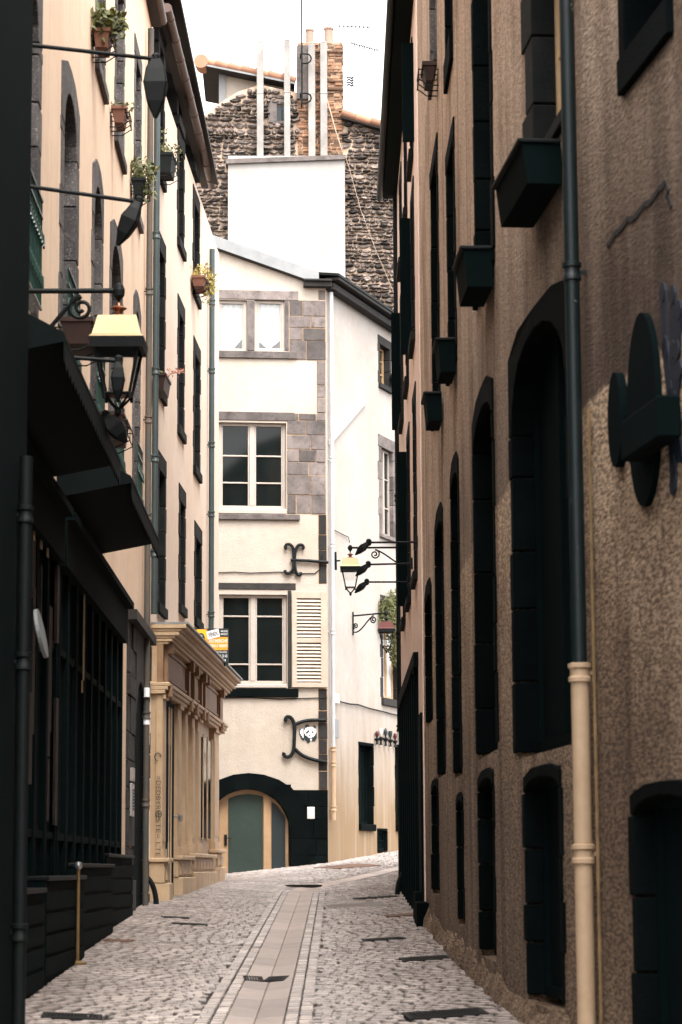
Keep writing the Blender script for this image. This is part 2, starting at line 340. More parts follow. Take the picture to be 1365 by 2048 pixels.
# ------------------------------------------------------------------ builders
class MB:
    def __init__(self): self.v, self.f, self.t = [], [], []
    def add(self, verts, faces, tone=0.5):
        n = len(self.v)
        self.v.extend([tuple(x) for x in verts])
        self.f.extend([tuple(i + n for i in f) for f in faces])
        self.t.extend([tone] * len(faces))
    def hexa(self, a, tone=0.5):      # 8 corners: bottom ring 0-3, top ring 4-7
        self.add(a, [(3, 2, 1, 0), (4, 5, 6, 7), (0, 1, 5, 4), (1, 2, 6, 5), (2, 3, 7, 6), (3, 0, 4, 7)], tone)
    def box(self, c, size, rot=None, tone=0.5):
        sx, sy, sz = [x / 2 for x in size]
        p = [Vector(q) for q in ((-sx, -sy, -sz), (sx, -sy, -sz), (sx, sy, -sz), (-sx, sy, -sz), (-sx, -sy, sz), (sx, -sy, sz), (sx, sy, sz), (-sx, sy, sz))]
        if rot is not None: p = [rot @ q for q in p]
        self.hexa([q + Vector(c) for q in p], tone)
    def fbox(self, F, s0, s1, z0, z1, o0, o1, tone=0.5):
        n = 1 if F.straight else max(1, math.ceil((s1 - s0) / 0.7))
        vs = []
        for i in range(n + 1):
            s = s0 + (s1 - s0) * i / n
            vs += [F.pt(s, z0, o0), F.pt(s, z0, o1), F.pt(s, z1, o1), F.pt(s, z1, o0)]
        fs = [(0, 1, 2, 3), (4 * n + 3, 4 * n + 2, 4 * n + 1, 4 * n)]
        for i in range(n):
            a, b = 4 * i, 4 * i + 4
            for k in range(4):
                fs.append((a + k, b + k, b + (k + 1) % 4, a + (k + 1) % 4))
        self.add(vs, fs, tone)
    def prism(self, F, poly, o0, o1, tone=0.5):
        n = len(poly)
        vs = [F.pt(s, z, o1) for s, z in poly] + [F.pt(s, z, o0) for s, z in poly]
        fs = [tuple(range(n)), tuple(range(2 * n - 1, n - 1, -1))]
        for i in range(n):
            j = (i + 1) % n
            fs.append((i, i + n, j + n, j))
        self.add(vs, fs, tone)
    def tube(self, pts, r, seg=8, tone=0.5, cap=True):
        pts = [Vector(p) for p in pts]
        rs = r if isinstance(r, (list, tuple)) else [r] * len(pts)
        up = None
        vs, fs = [], []
        for i, p in enumerate(pts):
            d = (pts[min(i + 1, len(pts) - 1)] - pts[max(i - 1, 0)])
            d = d.normalized() if d.length > 1e-9 else Vector((0, 0, 1))
            if up is None:
                ref = Vector((0, 0, 1)) if abs(d.z) < 0.9 else Vector((1, 0, 0))
                up = d.cross(ref).normalized()
            else:
                up = (up - d * up.dot(d)).normalized()
            w = d.cross(up)
            for k in range(seg):
                a = 2 * math.pi * k / seg
                vs.append(p + (up * math.cos(a) + w * math.sin(a)) * rs[i])
        for i in range(len(pts) - 1):
            for k in range(seg):
                fs.append((i * seg + k, i * seg + (k + 1) % seg, (i + 1) * seg + (k + 1) % seg, (i + 1) * seg + k))
        if cap:
            fs.append(tuple(range(seg - 1, -1, -1)))
            fs.append(tuple(range((len(pts) - 1) * seg, len(pts) * seg)))
        self.add(vs, fs, tone)
    def lathe(self, c, prof, seg=12, rot=None, tone=0.5, phase=0.0):   # prof: (radius, height)
        vs, fs = [], []
        for r_, h in prof:
            for k in range(seg):
                a = 2 * math.pi * k / seg + phase
                q = Vector((r_ * math.cos(a), r_ * math.sin(a), h))
                if rot is not None: q = rot @ q
                vs.append(q + Vector(c))
        for i in range(len(prof) - 1):
            for k in range(seg):
                fs.append((i * seg + k, i * seg + (k + 1) % seg, (i + 1) * seg + (k + 1) % seg, (i + 1) * seg + k))
        fs.append(tuple(range(seg - 1, -1, -1)))
        fs.append(tuple(range((len(prof) - 1) * seg, len(prof) * seg)))
        self.add(vs, fs, tone)
    def build(self, name, mat, parent=None, smooth=False, bevel=0.0, recalc=True):
        org = Vector(parent['_o']) if parent is not None else Vector((0, 0, 0))
        me = bpy.data.meshes.new(name)
        me.from_pydata([(x - org.x, y - org.y, z - org.z) for x, y, z in self.v], [], self.f)
        at = me.attributes.new('tone', 'FLOAT', 'FACE')
        at.data.foreach_set('value', self.t)
        if recalc:
            bm = bmesh.new(); bm.from_mesh(me)
            bmesh.ops.recalc_face_normals(bm, faces=bm.faces[:])
            bm.to_mesh(me); bm.free()
        if smooth:
            me.polygons.foreach_set('use_smooth', [True] * len(me.polygons))
            me.set_sharp_from_angle(angle=R(40))
        me.materials.append(M[mat] if isinstance(mat, str) else mat)
        o = bpy.data.objects.new(name, me)
        COL.objects.link(o)
        if parent is not None:
            o.parent = parent
        o['_o'] = tuple(org)
        if bevel:
            b = o.modifiers.new('bevel', 'BEVEL'); b.width = bevel; b.segments = 1; b.limit_method = 'ANGLE'
        return o

def tag(o, label, cat, group=None):
    o['label'] = label; o['category'] = cat
    if group: o['group'] = group
    return o
def thing(name, label, cat, loc, group=None):
    o = bpy.data.objects.new(name, None)
    COL.objects.link(o)
    o.empty_display_size = 0.2
    o.location = loc
    o['_o'] = tuple(loc)
    return tag(o, label, cat, group)
def structure(mb, name, mat, **k):
    o = mb.build(name, mat, **k); o['kind'] = 'structure'; return o
def stuff_off(o):
    return o

FONT_CACHE = {}
def text_into(mb, body, place, size, depth=0.0, width=None, bold=0.012):
    """Letters as flat faces; place(u, v) -> world point, u to the right, v up, origin at the left of the base line."""
    cu = bpy.data.curves.new('t', 'FONT'); cu.body = body; cu.size = size; cu.resolution_u = 2; cu.offset = size * bold
    o = bpy.data.objects.new('t', cu); COL.objects.link(o)
    dg = bpy.context.evaluated_depsgraph_get()
    me = bpy.data.meshes.new_from_object(o.evaluated_get(dg))
    xs = [v.co.x for v in me.vertices] or [0]
    w = max(xs) - min(xs); k = (width / w) if width and w > 0 else 1.0
    mb.add([place((v.co.x - min(xs)) * k, v.co.y) for v in me.vertices], [tuple(p.vertices) for p in me.polygons])
    bpy.data.objects.remove(o); bpy.data.curves.remove(cu); bpy.data.meshes.remove(me)

# ------------------------------------------------------------------ walls and openings
class House:
    def __init__(self, name, label, F, s0, s1, ztop, mat, depth=6.0, cat='house', zbot=-0.6):
        p = F.pt((s0 + s1) / 2, 0, 0)
        self.root = thing(name, label, cat, (p.x, p.y, ground(p.x, p.y)))
        self.sides = [dict(F=F, s0=s0, s1=s1, z0=zbot, z1=ztop, mat=mat, holes=[], depth=depth)]
    def side(self, F, s0, s1, ztop, mat, depth=4.0, zbot=-0.6):
        self.sides.append(dict(F=F, s0=s0, s1=s1, z0=zbot, z1=ztop, mat=mat, holes=[], depth=depth))
        return self.sides[-1]
    def hole(self, s0, s1, z0, z1, side=0): self.sides[side]['holes'].append((s0, s1, z0, z1))
    def finish(self, extra=None):
        for i, w in enumerate(self.sides):
            F = w['F']; mb = MB()
            S = {w['s0'], w['s1']}; Z = {w['z0'], w['z1']}
            for h in w['holes']:
                S |= {max(w['s0'], min(w['s1'], h[0])), max(w['s0'], min(w['s1'], h[1]))}; Z |= {h[2], h[3]}
            n = 1 if F.straight else math.ceil((w['s1'] - w['s0']) / 0.8)
            for k in range(1, n): S.add(w['s0'] + (w['s1'] - w['s0']) * k / n)
            S = sorted(S); Z = sorted(z for z in Z if w['z0'] <= z <= w['z1'])
            idx = {}
            vs, fs = [], []
            def vid(a, b, o=0.0):
                key = (a, b, o)
                if key not in idx:
                    idx[key] = len(vs); vs.append(F.pt(S[a], Z[b], o))
                return idx[key]
            for a in range(len(S) - 1):
                sm = (S[a] + S[a + 1]) / 2
                for b in range(len(Z) - 1):
                    zm = (Z[b] + Z[b + 1]) / 2
                    if any(h[0] < sm < h[1] and h[2] < zm < h[3] for h in w['holes']): continue
                    fs.append((vid(a, b), vid(a + 1, b), vid(a + 1, b + 1), vid(a, b + 1)))
                T = len(Z) - 1
                fs.append((vid(a, T), vid(a + 1, T), vid(a + 1, T, -w['depth']), vid(a, T, -w['depth'])))
                fs.append((vid(a, 0, -w['depth']), vid(a + 1, 0, -w['depth']), vid(a + 1, T, -w['depth']), vid(a, T, -w['depth'])))
            T = len(Z) - 1
            for a in (0, len(S) - 1):
                fs.append(tuple([vid(a, b) for b in range(len(Z))] + [vid(a, T, -w['depth']), vid(a, 0, -w['depth'])]))
            mb.add(vs, fs)
            # reveals of every opening, so a hole never shows a paper-thin edge
            for h in w['holes']:
                a, b, c, d = [F.pt(s, z, 0) for s, z in ((h[0], h[2]), (h[1], h[2]), (h[1], h[3]), (h[0], h[3]))]
                a2, b2, c2, d2 = [F.pt(s, z, -0.3) for s, z in ((h[0], h[2]), (h[1], h[2]), (h[1], h[3]), (h[0], h[3]))]
                mb.add([a, b, c, d, a2, b2, c2, d2], [(0, 1, 5, 4), (1, 2, 6, 5), (2, 3, 7, 6), (3, 0, 4, 7)])
            mb.build('wall', w['mat'], self.root, recalc=False)

def jamb_blocks(mb, F, edge, outw, sign, z0, z1, depth, bh=0.38, proud=0.014, ragged=0.5):
    z = z0; k = random.randint(0, 1)
    while z < z1 - 0.02:
        h = min(bh * random.uniform(0.75, 1.3), z1 - z)
        if z1 - z - h < 0.12: h = z1 - z
        w = outw * (1 + (ragged if k % 2 else -0.1) * random.uniform(0.6, 1.0))
        a, b = (edge, edge + sign * w)
        mb.fbox(F, min(a, b), max(a, b), z + 0.006, z + h - 0.006, -depth, proud + random.uniform(-0.004, 0.006), random.random())
        z += h; k += 1

def window(H, side, s0, s1, z0, z1, stone='lava', jamb=0.18, lint=0.26, sill=0.16, depth=0.24, arch=0.0, frame='black_paint', rows=2,
           leafs=2, sill_out=0.07, pane='glass', ragged=0.5, bar=0.055, bh=0.38, name='window', open_top=0.0):
    F = H.sides[side]['F']
    H.hole(s0 - 0.05, s1 + 0.05, z0 - 0.05, z1 + 0.05, side)
    mb = MB()
    jamb_blocks(mb, F, s0, jamb, -1, z0, z1 - arch, depth, bh, ragged=ragged)
    jamb_blocks(mb, F, s1, jamb, +1, z0, z1 - arch, depth, bh, ragged=ragged)
    if arch > 0:
        n = 10
        pts = []
        for i in range(n + 1):
            a = math.pi * i / n
            pts.append(((s0 + s1) / 2 - math.cos(a) * (s1 - s0) / 2, z1 - arch + math.sin(a) * arch))
        out = [(s1 + jamb, z1 - arch + 0.002), (s1 + jamb * 1.0, z1 + lint * 0.35), ((s0 + s1) / 2 + (s1 - s0) * 0.3, z1 + lint), ((s0 + s1) / 2 - (s1 - s0) * 0.3, z1 + lint), (s0 - jamb, z1 + lint * 0.35), (s0 - jamb, z1 - arch + 0.002)]
        # two halves so that no face is badly concave
        mid = n // 2
        sm = (s0 + s1) / 2
        mb.prism(F, [(s0 - jamb, z1 - arch + 0.002)] + pts[:mid + 1] + [(sm, z1 + lint), (sm - (s1 - s0) * 0.3, z1 + lint * 0.92), (s0 - jamb, z1 + lint * 0.3)], -depth, 0.016, random.random())
        mb.prism(F, pts[mid:] + [(s1 + jamb, z1 - arch + 0.002), (s1 + jamb, z1 + lint * 0.3), (sm + (s1 - s0) * 0.3, z1 + lint * 0.92), (sm, z1 + lint)], -depth, 0.016, random.random())
    else:
        mb.fbox(F, s0 - jamb * 1.25, s1 + jamb * 1.25, z1 + 0.003, z1 + lint, -depth, 0.018, random.random())
    if sill > 0:
        mb.fbox(F, s0 - jamb * 1.0, s1 + jamb * 1.0, z0 - sill, z0 - 0.003, -depth, sill_out, random.random())
    w = mb.build(name, stone, H.root, bevel=0.008)
    fr = MB()
    o0, o1 = -depth - 0.02, -depth + 0.05
    fr.fbox(F, s0, s0 + bar, z0, z1, o0, o1); fr.fbox(F, s1 - bar, s1, z0, z1, o0, o1)
    fr.fbox(F, s0 + bar, s1 - bar, z0, z0 + bar * 1.3, o0, o1); fr.fbox(F, s0 + bar, s1 - bar, z1 - bar, z1, o0, o1)
    if leafs == 2:
        sm = (s0 + s1) / 2
        fr.fbox(F, sm - bar * 0.9, sm + bar * 0.9, z0 + bar * 1.3, z1 - bar, o0, o1 + 0.006)
    for k in range(1, rows):
        zz = z0 + (z1 - z0) * k / rows
        fr.fbox(F, s0 + bar, s1 - bar, zz - 0.014, zz + 0.014, o0 + 0.01, o1 - 0.012)
    fr.build('frame', frame, w)
    pn = MB()
    pn.fbox(F, s0 + 0.01, s1 - 0.01, z0 + 0.01, z1 - 0.01, -depth - 0.01, -depth + 0.012)
    pn.build('pane', pane, w)
    return w

def masonry(mb, F, s0, s1, z0, z1, rowh, blen, gap=0.012, proud=0.02, back=-0.05, jit=0.3, keep=None, tones=(0, 1), inset=0.0, wob=0.0, blob=False, wave=0.0):
    z = z0
    while z < z1 - rowh * 0.3:
        h = min(rowh * random.uniform(1 - jit, 1 + jit), z1 - z)
        if z1 - z - h < rowh * 0.4: h = z1 - z
        s = s0 - random.random() * blen * 0.5
        ph = random.random() * 6
        while s < s1:
            l = blen * random.uniform(1 - jit * 1.4, 1 + jit * 1.4)
            if s1 - s - l < blen * 0.35: l = s1 - s + 1e-6
            a, b = max(s, s0), min(s + l, s1)
            s += l
            if b - a < 0.05: continue
            if keep and not keep((a + b) / 2, z + h / 2): continue
            pr = proud * random.uniform(0.4, 1.4)
            g = gap * random.uniform(0.6, 1.6)
            def w_(): return random.uniform(-wob, wob)
            cs, cz = (a + b) / 2, z + h / 2 + (wave * math.sin(s * 1.7 + ph * 0.15) if wave else 0)
            tone = random.uniform(*tones)
            if blob:
                n = 8
                hs, hz = (b - a) / 2 - g, h / 2 - g
                if random.random() < 0.4: hz *= random.uniform(0.75, 1.0)
                ring, top = [], []
                tilt = random.uniform(-0.15, 0.15)
                for k in range(n):
                    an = 2 * math.pi * (k + 0.5) / n
                    c_, s_ = math.cos(an), math.sin(an)
                    q = (abs(c_) ** 5 + abs(s_) ** 5) ** (-1 / 5)
                    u, v = c_ * q * hs * random.uniform(0.82, 1.06), s_ * q * hz * random.uniform(0.74, 1.12)
                    u, v = u - v * tilt, v + u * tilt
                    ring.append((cs + u, cz + v)); top.append((cs + u * 0.66, cz + v * 0.62))
                vs = [F.pt(x, y, back) for x, y in ring] + [F.pt(x, y, pr * 0.5) for x, y in ring] + [F.pt(x, y, pr * random.uniform(0.9, 1.5)) for x, y in top]
                fs = [tuple(range(2 * n, 3 * n))]
                for r_ in (0, n):
                    for k in range(n): fs.append((r_ + k, r_ + (k + 1) % n, r_ + n + (k + 1) % n, r_ + n + k))
                mb.add(vs, fs, tone)
                continue
            o = []
            for (ss, zz) in ((a + g, z + g), (b - g, z + g), (b - g, z + h - g), (a + g, z + h - g)):
                o.append((ss + w_(), zz + w_()))
            front = [(cs + (x - cs) * (1 - inset), cz + (y - cz) * (1 - inset)) for x, y in o]
            vs = [F.pt(x, y, back) for x, y in o] + [F.pt(x, y, pr + w_() * 0.5) for x, y in front]
            mb.add(vs, [(4, 5, 6, 7), (0, 1, 5, 4), (1, 2, 6, 5), (2, 3, 7, 6), (3, 0, 4, 7)], tone)
        z += h

def drainpipe(H, F, s, z0, z1, r, mat, o=0.1, collars=(), name='drainpipe', cm=None):
    mb = MB()
    mb.tube([F.pt(s, z0, o), F.pt(s, z1, o)], r, 12)
    p = mb.build(name, mat, H.root, smooth=True)
    if collars:
        for z in collars:
            c = MB()
            q = F.pt(s, z, o)
            c.lathe(q, [(r * 1.0, -0.06), (r * 1.25, -0.055), (r * 1.25, -0.03), (r * 1.08, -0.02), (r * 1.08, 0.02), (r * 1.3, 0.03), (r * 1.3, 0.055), (r * 1.0, 0.06)], 12)
            c.fbox(F, s - 0.012, s + 0.012, z - 0.012, z + 0.012, -0.01, o)
            c.build('collar', cm or mat, p, smooth=True)
    return p

# ------------------------------------------------------------------ the street
FA = Facade([(-2.66, 12), (-2.70, 15), (-2.78, 20), (-2.88, 26), (-2.97, 32), (-3.02, 37.8)], 1)
FB = Facade([(-2.99, 37.8), (-2.57, 50.2)], 1)
FR = Facade([(2.75, 6), (2.36, 9), (1.90, 12), (1.52, 14.8), (1.30, 17.2), (1.205, 19.3), (1.155, 22), (1.115, 25.2), (1.05, 31.0)], -1)
FR2 = Facade([(1.035, 31.0), (1.02, 41.6)], -1)
kx = at_y(656, 1500, 55.0)
K = (kx.x, 55.0)
FK = Facade([(K[0] - 5.2, 54.38), K], 1)
FS = Facade([K, (K[0] + 9 * 0.334, K[1] + 9 * 0.942)], 1)
FT = Facade([(-8.0, 62.0), (8.0, 62.4)], 1)

def left_x(y):
    if y < 37.8: return FA.xy(next_s(FA, y)).x
    if y < 50.2: return FB.xy(next_s(FB, y)).x
    return -4.5
def next_s(F, y):
    for i in range(len(F.p) - 1):
        a, b = F.p[i], F.p[i + 1]
        if a.y <= y <= b.y: return F.L[i] + (y - a.y) / (b.y - a.y) * (F.L[i + 1] - F.L[i])
    return 0
def right_x(y):
    if y < 31: return FR.xy(next_s(FR, y)).x
    if y < 41.6: return 1.03
    return 4.5

base = MB()
ys = [-40, -20, 0, 8] + [10 + i * 0.8 for i in range(66)] + [66, 75, 100, 200]
xs = [-80, -20, -6] + [-4.5 + i * 0.3 for i in range(31)] + [6, 20, 80]
vs = [(x, y, ground(x, y) - 0.036) for y in ys for x in xs]
nx = len(xs)
fs = [(j * nx + i, j * nx + i + 1, (j + 1) * nx + i + 1, (j + 1) * nx + i) for j in range(len(ys) - 1) for i in range(nx - 1)]
base.add(vs, fs)
structure(base, 'ground', 'joint', recalc=False)

GG = 'iron drain grates in the paving'
GRATES = [
    (487, 1958, 527, 1958, 'left half of the square iron drain cover in the near gutter', 'grate', 5, 0.55),
    (533, 1958, 573, 1958, 'right half of the square iron drain cover in the near gutter', 'grate', 5, 0.55),
    (648, 1817, 770, 1803, 'long pale steel grate across the right side of the paving', 'grate_pale', 44, 1.3),
    (709, 1800, 795, 1790, 'dark narrow grate just beyond the long pale grate', 'grate', 16, 0.5),
    (727, 1883, 809, 1874, 'narrow dark grate third from the foot of the right wall', 'grate', 18, 0.4),
    (803, 1921, 898, 1913, 'dark grate beside the right wall, second from the picture foot', 'grate', 18, 0.5),
    (812, 2036, 968, 2020, 'largest dark grate at the lower right by the roughcast wall', 'grate', 22, 0.55),
    (82, 2032, 205, 2034, 'dark grate at the lower left of the paving', 'grate', 16, 0.4),
    (346, 1847, 416, 1850, 'thin dark grate on the left paving near the brick-sized setts', 'grate', 14, 0.35),
    (322, 1834, 380, 1836, 'thinnest dark grate on the left paving close to the tan shopfront', 'grate', 12, 0.3),
]
def grate_frame(x0, y0, x1, y1):
    p, q = on_ground(x0, y0), on_ground(x1, y1)
    dx_, my = q.x - p.x, (p.y + q.y) / 2
    dy_ = max(-0.07 * dx_, min(0.07 * dx_, q.y - p.y)); p.y, q.y = my - dy_ / 2, my + dy_ / 2
    d = Vector((q.x - p.x, q.y - p.y, 0)); L_ = d.length; d.normalize()
    return p, d, L_, Vector((-d.y, d.x, 0))
CLEAR = [(grate_frame(*g_[:4]), g_[7]) for g_ in GRATES]
def cleared(x, y):
    for (p, d, L_, w), dep in CLEAR:
        u, v = (x - p.x) * d.x + (y - p.y) * d.y, (x - p.x) * w.x + (y - p.y) * w.y
        if -0.01 < u < L_ + 0.01 and -dep / 2 - 0.01 < v < dep / 2 + 0.01: return True
    return False
cob = MB()
def stone(mb, x, y, lx, ly, ang, tone, hj=0.0025):
    z = ground(x, y) + random.uniform(-hj, hj)
    ca, sa = math.cos(ang), math.sin(ang)
    tx, ty = random.uniform(-0.02, 0.02), random.uniform(-0.02, 0.02)
    vs = []
    for k, (ins, dz) in enumerate(((0.0, -0.055), (0.002, -0.012), (0.011, 0.0))):
        for (u, v) in ((-1, -1), (1, -1), (1, 1), (-1, 1)):
            uu = u * (lx / 2 - ins) + random.uniform(-0.004, 0.004); vv = v * (ly / 2 - ins) + random.uniform(-0.004, 0.004)
            vs.append((x + uu * ca - vv * sa, y + uu * sa + vv * ca, z + dz + uu * tx + vv * ty))
    f = [(8, 9, 10, 11)]
    for r_ in (0, 4):
        for k in range(4):
            f.append((r_ + k, r_ + (k + 1) % 4, r_ + 4 + (k + 1) % 4, r_ + 4 + k))
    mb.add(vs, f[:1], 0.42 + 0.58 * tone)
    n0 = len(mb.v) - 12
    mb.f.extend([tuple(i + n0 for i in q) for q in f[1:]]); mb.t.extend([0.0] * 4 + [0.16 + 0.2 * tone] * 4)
y = 12.0
row = 0
while y < 66:
    d = 0.112
    x = -4.4 + random.random() * 0.1
    while x < 4.6:
        gx = -0.7
        L_ = random.uniform(0.11, 0.18)
        edge = x + L_ / 2 - gx
        yy = y + 0.10 * edge * edge * (1 if y < 44 else 0.3) + 0.05 * math.sin(edge * 2.1 + y * 0.35)
        cx = x + L_ / 2
        x += L_
        if yy < 11 or yy > 65: continue
        if cx < left_x(min(50, yy)) - 0.15 and yy < 50: continue
        if cx > right_x(yy) + 0.15: continue
        gd = gut_dist(cx, yy)
        if gd < 0.44 or cleared(cx, yy): continue
        slope = 0.2 * edge * (1 if y < 44 else 0.3)
        stone(cob, cx, yy, L_ - random.uniform(0.014, 0.023), d - random.uniform(0.017, 0.029), math.atan(slope) , random.random())
    y += d
    row += 1
# courses laid lengthways beside the gutter
def along(path, off, step_fn, fn):
    pts = []
    for (ax, ay), (bx, by) in zip(path, path[1:]):
        n = max(2, int(math.hypot(bx - ax, by - ay) / 0.1))
        for i in range(n): pts.append((ax + (bx - ax) * i / n, ay + (by - ay) * i / n))
    pts.append(path[-1])
    acc, target = 0.0, step_fn()
    start = pts[0]
    for p, q in zip(pts, pts[1:]):
        acc += math.hypot(q[0] - p[0], q[1] - p[1])
        if acc >= target:
            mx, my = (start[0] + q[0]) / 2, (start[1] + q[1]) / 2
            a = math.atan2(q[1] - start[1], q[0] - start[0])
            fn(mx - math.sin(a) * off, my + math.cos(a) * off, acc, a)
            acc, target, start = 0.0, step_fn(), q
for off in (0.275, 0.385, -0.275, -0.385):
    along(GUT, off, lambda: random.uniform(0.10, 0.16), lambda x, y, l, a: stone(cob, x, y, l - 0.012, 0.105, a, random.random()) if y > 11 and not cleared(x, y) else None)
structure(cob, 'cobbles', 'cobble', recalc=False)

gut = MB()
def slab(x, y, l, a, off):
    tone = random.random()
    for sgn in (1, -1):
        vs = []
        for dz in (-0.05, 0.0):
            for (u, v) in ((-1, 0.0012), (1, 0.0012), (1, 0.219), (-1, 0.219)):
                uu = u * (l / 2 - 0.006); vv = v * sgn
                px_, py_ = x + uu * math.cos(a) - vv * math.sin(a), y + uu * math.sin(a) + vv * math.cos(a)
                vs.append((px_, py_, ground(px_, py_) - 0.055 * abs(v) + dz + 0.10 * abs(v) - 0.006))
        gut.hexa(vs, tone + random.uniform(-0.2, 0.2))
along(GUT, 0.0, lambda: random.uniform(0.7, 1.1), lambda x, y, l, a: slab(x, y, l, a, 0) if y > 10 else None)
structure(gut, 'gutter_channel', 'slab', bevel=0.006)

# ------------------------------------------------------------------ house behind the camera's left shoulder, black painted
FC = Facade([(-2.26, 9), (-2.20, 16.7)], 1)
hC = House('house', 'black painted house with a drainpipe at the near end of the dark shop row', FC, 0, FC.L[-1], 9.2, 'black_paint', 3.0)
sC = FC.sz(30, 1300)[0]
drainpipe(hC, FC, sC, 0.45, 4.4, 0.045, 'zinc_dark', 0.06, (1.2, 3.0, 4.0))
hC.finish()
q = FC.pt(sC + 0.12, 3.2, 0.16)
dsc = MB(); dsc.lathe(q, [(0.02, -0.012), (0.17, -0.012), (0.17, 0.012), (0.02, 0.012)], 24, Matrix.Rotation(R(78), 3, 'Y'))
tag(dsc.build('round_sign', 'grey_disc', None), 'blank grey round sign seen edge-on against the dark drainpipe', 'sign')

# ------------------------------------------------------------------ left house A, with arched lava-stone windows over black shops
yA = lambda y: next_s(FA, y)
hA = House('house', 'tall beige house with arched speckled stone windows above black shopfronts and awnings', FA, yA(15), FA.L[-1], 15.2, 'beige', 6.0)
def xs_(F, x, y, o=0.0): return F.sz(x, y, o)[0]
for i, (a, b) in enumerate(((20, 71), (126, 151), (188, 203), (224, 243), (271, 280.5))):
    s0, s1 = xs_(FA, a, 400), xs_(FA, b, 400)
    wd = window(hA, 0, s0, s1, 6.65, 9.75, 'lava_grey', 0.30 if i < 2 else 0.24, 0.3, 0.0, 0.34, arch=0.5, rows=3, ragged=0.25, bh=0.5)
    rl = MB()
    z0, z1 = 6.7, 7.72
    for zz in (z0, z1 - 0.16, z1): rl.fbox(FA, s0 - 0.02, s1 + 0.02, zz - 0.012, zz + 0.012, 0.05, 0.075)
    nb = max(4, int((s1 - s0) / 0.13))
    for k in range(nb + 1):
        s = s0 + (s1 - s0) * k / nb
        rl.tube([FA.pt(s, z0, 0.06), FA.pt(s, z1, 0.06)], 0.009, 5)
        for cz, sg in ((z0 + 0.22, 1), (z0 + 0.62, -1)):
            rl.tube([FA.pt(s + 0.05 * sg * math.cos(t * 0.8) * (1 - t / 9), cz + 0.10 * math.sin(t * 0.8) * (1 - t / 12), 0.075 + 0.01 * t / 6) for t in range(8)], 0.010, 5)
    rl.build('balcony_railing', 'green_iron', hA.root)
for a, b in ((193, 207), (232, 245.5), (271, 280.5)):
    window(hA, 0, xs_(FA, a, 160), xs_(FA, b, 160), 11.2, 13.45, 'lava_grey', 0.2, 0.28, 0.14, 0.3, rows=3, ragged=0.3, sill_out=0.06)
# eaves and gutter
ev = MB(); ev.fbox(FA, yA(15), FA.L[-1] - 0.35, 15.07, 15.2, 0.0, 0.16); ev.build('eaves', 'dark_wood', hA.root)
gt = MB(); gt.tube([FA.pt(yA(15) + i * (FA.L[-1] - 0.4 - yA(15)) / 12, 15.15, 0.18) for i in range(13)], 0.075, 10); gt.build('gutter', 'copper_gutter', hA.root, smooth=True)
rf = MB()
for i in range(2): pass
rf.prism(Facade([FA.pt(yA(15), 0, 0).xy, FA.pt(FA.L[-1], 0, 0).xy], 1), [(0, 15.2), (FA.L[-1] - yA(15), 15.2), (FA.L[-1] - yA(15), 15.8), (0, 15.8)], -5.5, -0.5)
rf.build('roof', 'tile', hA.root)
drainpipe(hA, FA, xs_(FA, 299.5, 900, 0.1), 1.05, 14.6, 0.048, 'pipe_old', 0.08, (2.6, 3.9, 6.9, 8.4, 10.4))
# black ground-floor shop boards
def shop_black(y0, y1, label_bits):
    a, b = yA(y0), yA(y1)
    m = MB()
    g0 = ground(-2.8, y0)
    m.fbox(FA, a, b, 0.2, 4.95, 0.0, 0.05)
    m.fbox(FA, a, b, 4.55, 5.0, 0.05, 0.16)
    m.fbox(FA, a, b, 5.0, 5.08, 0.05, 0.24)
    n = max(2, int((b - a) / 0.9))
    for k in range(n + 1):
        s = a + (b - a) * k / n
        m.fbox(FA, max(a, s - 0.07), min(b, s + 0.07), 0.2, 4.55, 0.05, 0.10)
    for zz in (1.9, 3.7): m.fbox(FA, a, b, zz, zz + 0.07, 0.05, 0.085)
    p = m.build('shopfront', 'black_paint', hA.root)
    return p, a, b
sp1, a1, b1 = shop_black(16.9, 23.2, '')
sp2, a2, b2 = shop_black(23.4, 31.6, '')
for k in range(16):  # brown boards standing for reflections in the black shopfront
    ws = MB()
    s = random.uniform(a1 + 0.1, b1 + 0.4); z = random.uniform(2.0, 4.0); h = random.uniform(0.4, 1.3)
    ws.fbox(FA, s, s + random.uniform(0.05, 0.35), z, min(4.5, z + h), 0.09, 0.104 + 0.002 * (k % 9), random.random())
    ws.build('brown_reflection', 'brown_wood', sp1)
def strip(s, z0, z1, w_, o_):
    st = MB(); st.fbox(FA, s, s + w_, z0, z1, 0.10, o_); st.build('brass_strip', 'brass', sp2)
for px_, y0, y1 in ((65, 980, 1078), (80, 1005, 1096), (93, 1030, 1112)):
    s, z0 = FA.sz(px_, y1, 0.1); z1 = FA.sz(px_, y0, 0.1)[1]
    strip(s, z0, z1, 0.12, 0.112)
for px_, y0, y1 in ((165.5, 1130, 1360), (163, 1360, 1385)):
    s, z0 = FA.sz(px_, y1, 0.1); z1 = FA.sz(px_, y0, 0.1)[1]
    strip(s, z0, z1, 0.035, 0.115)
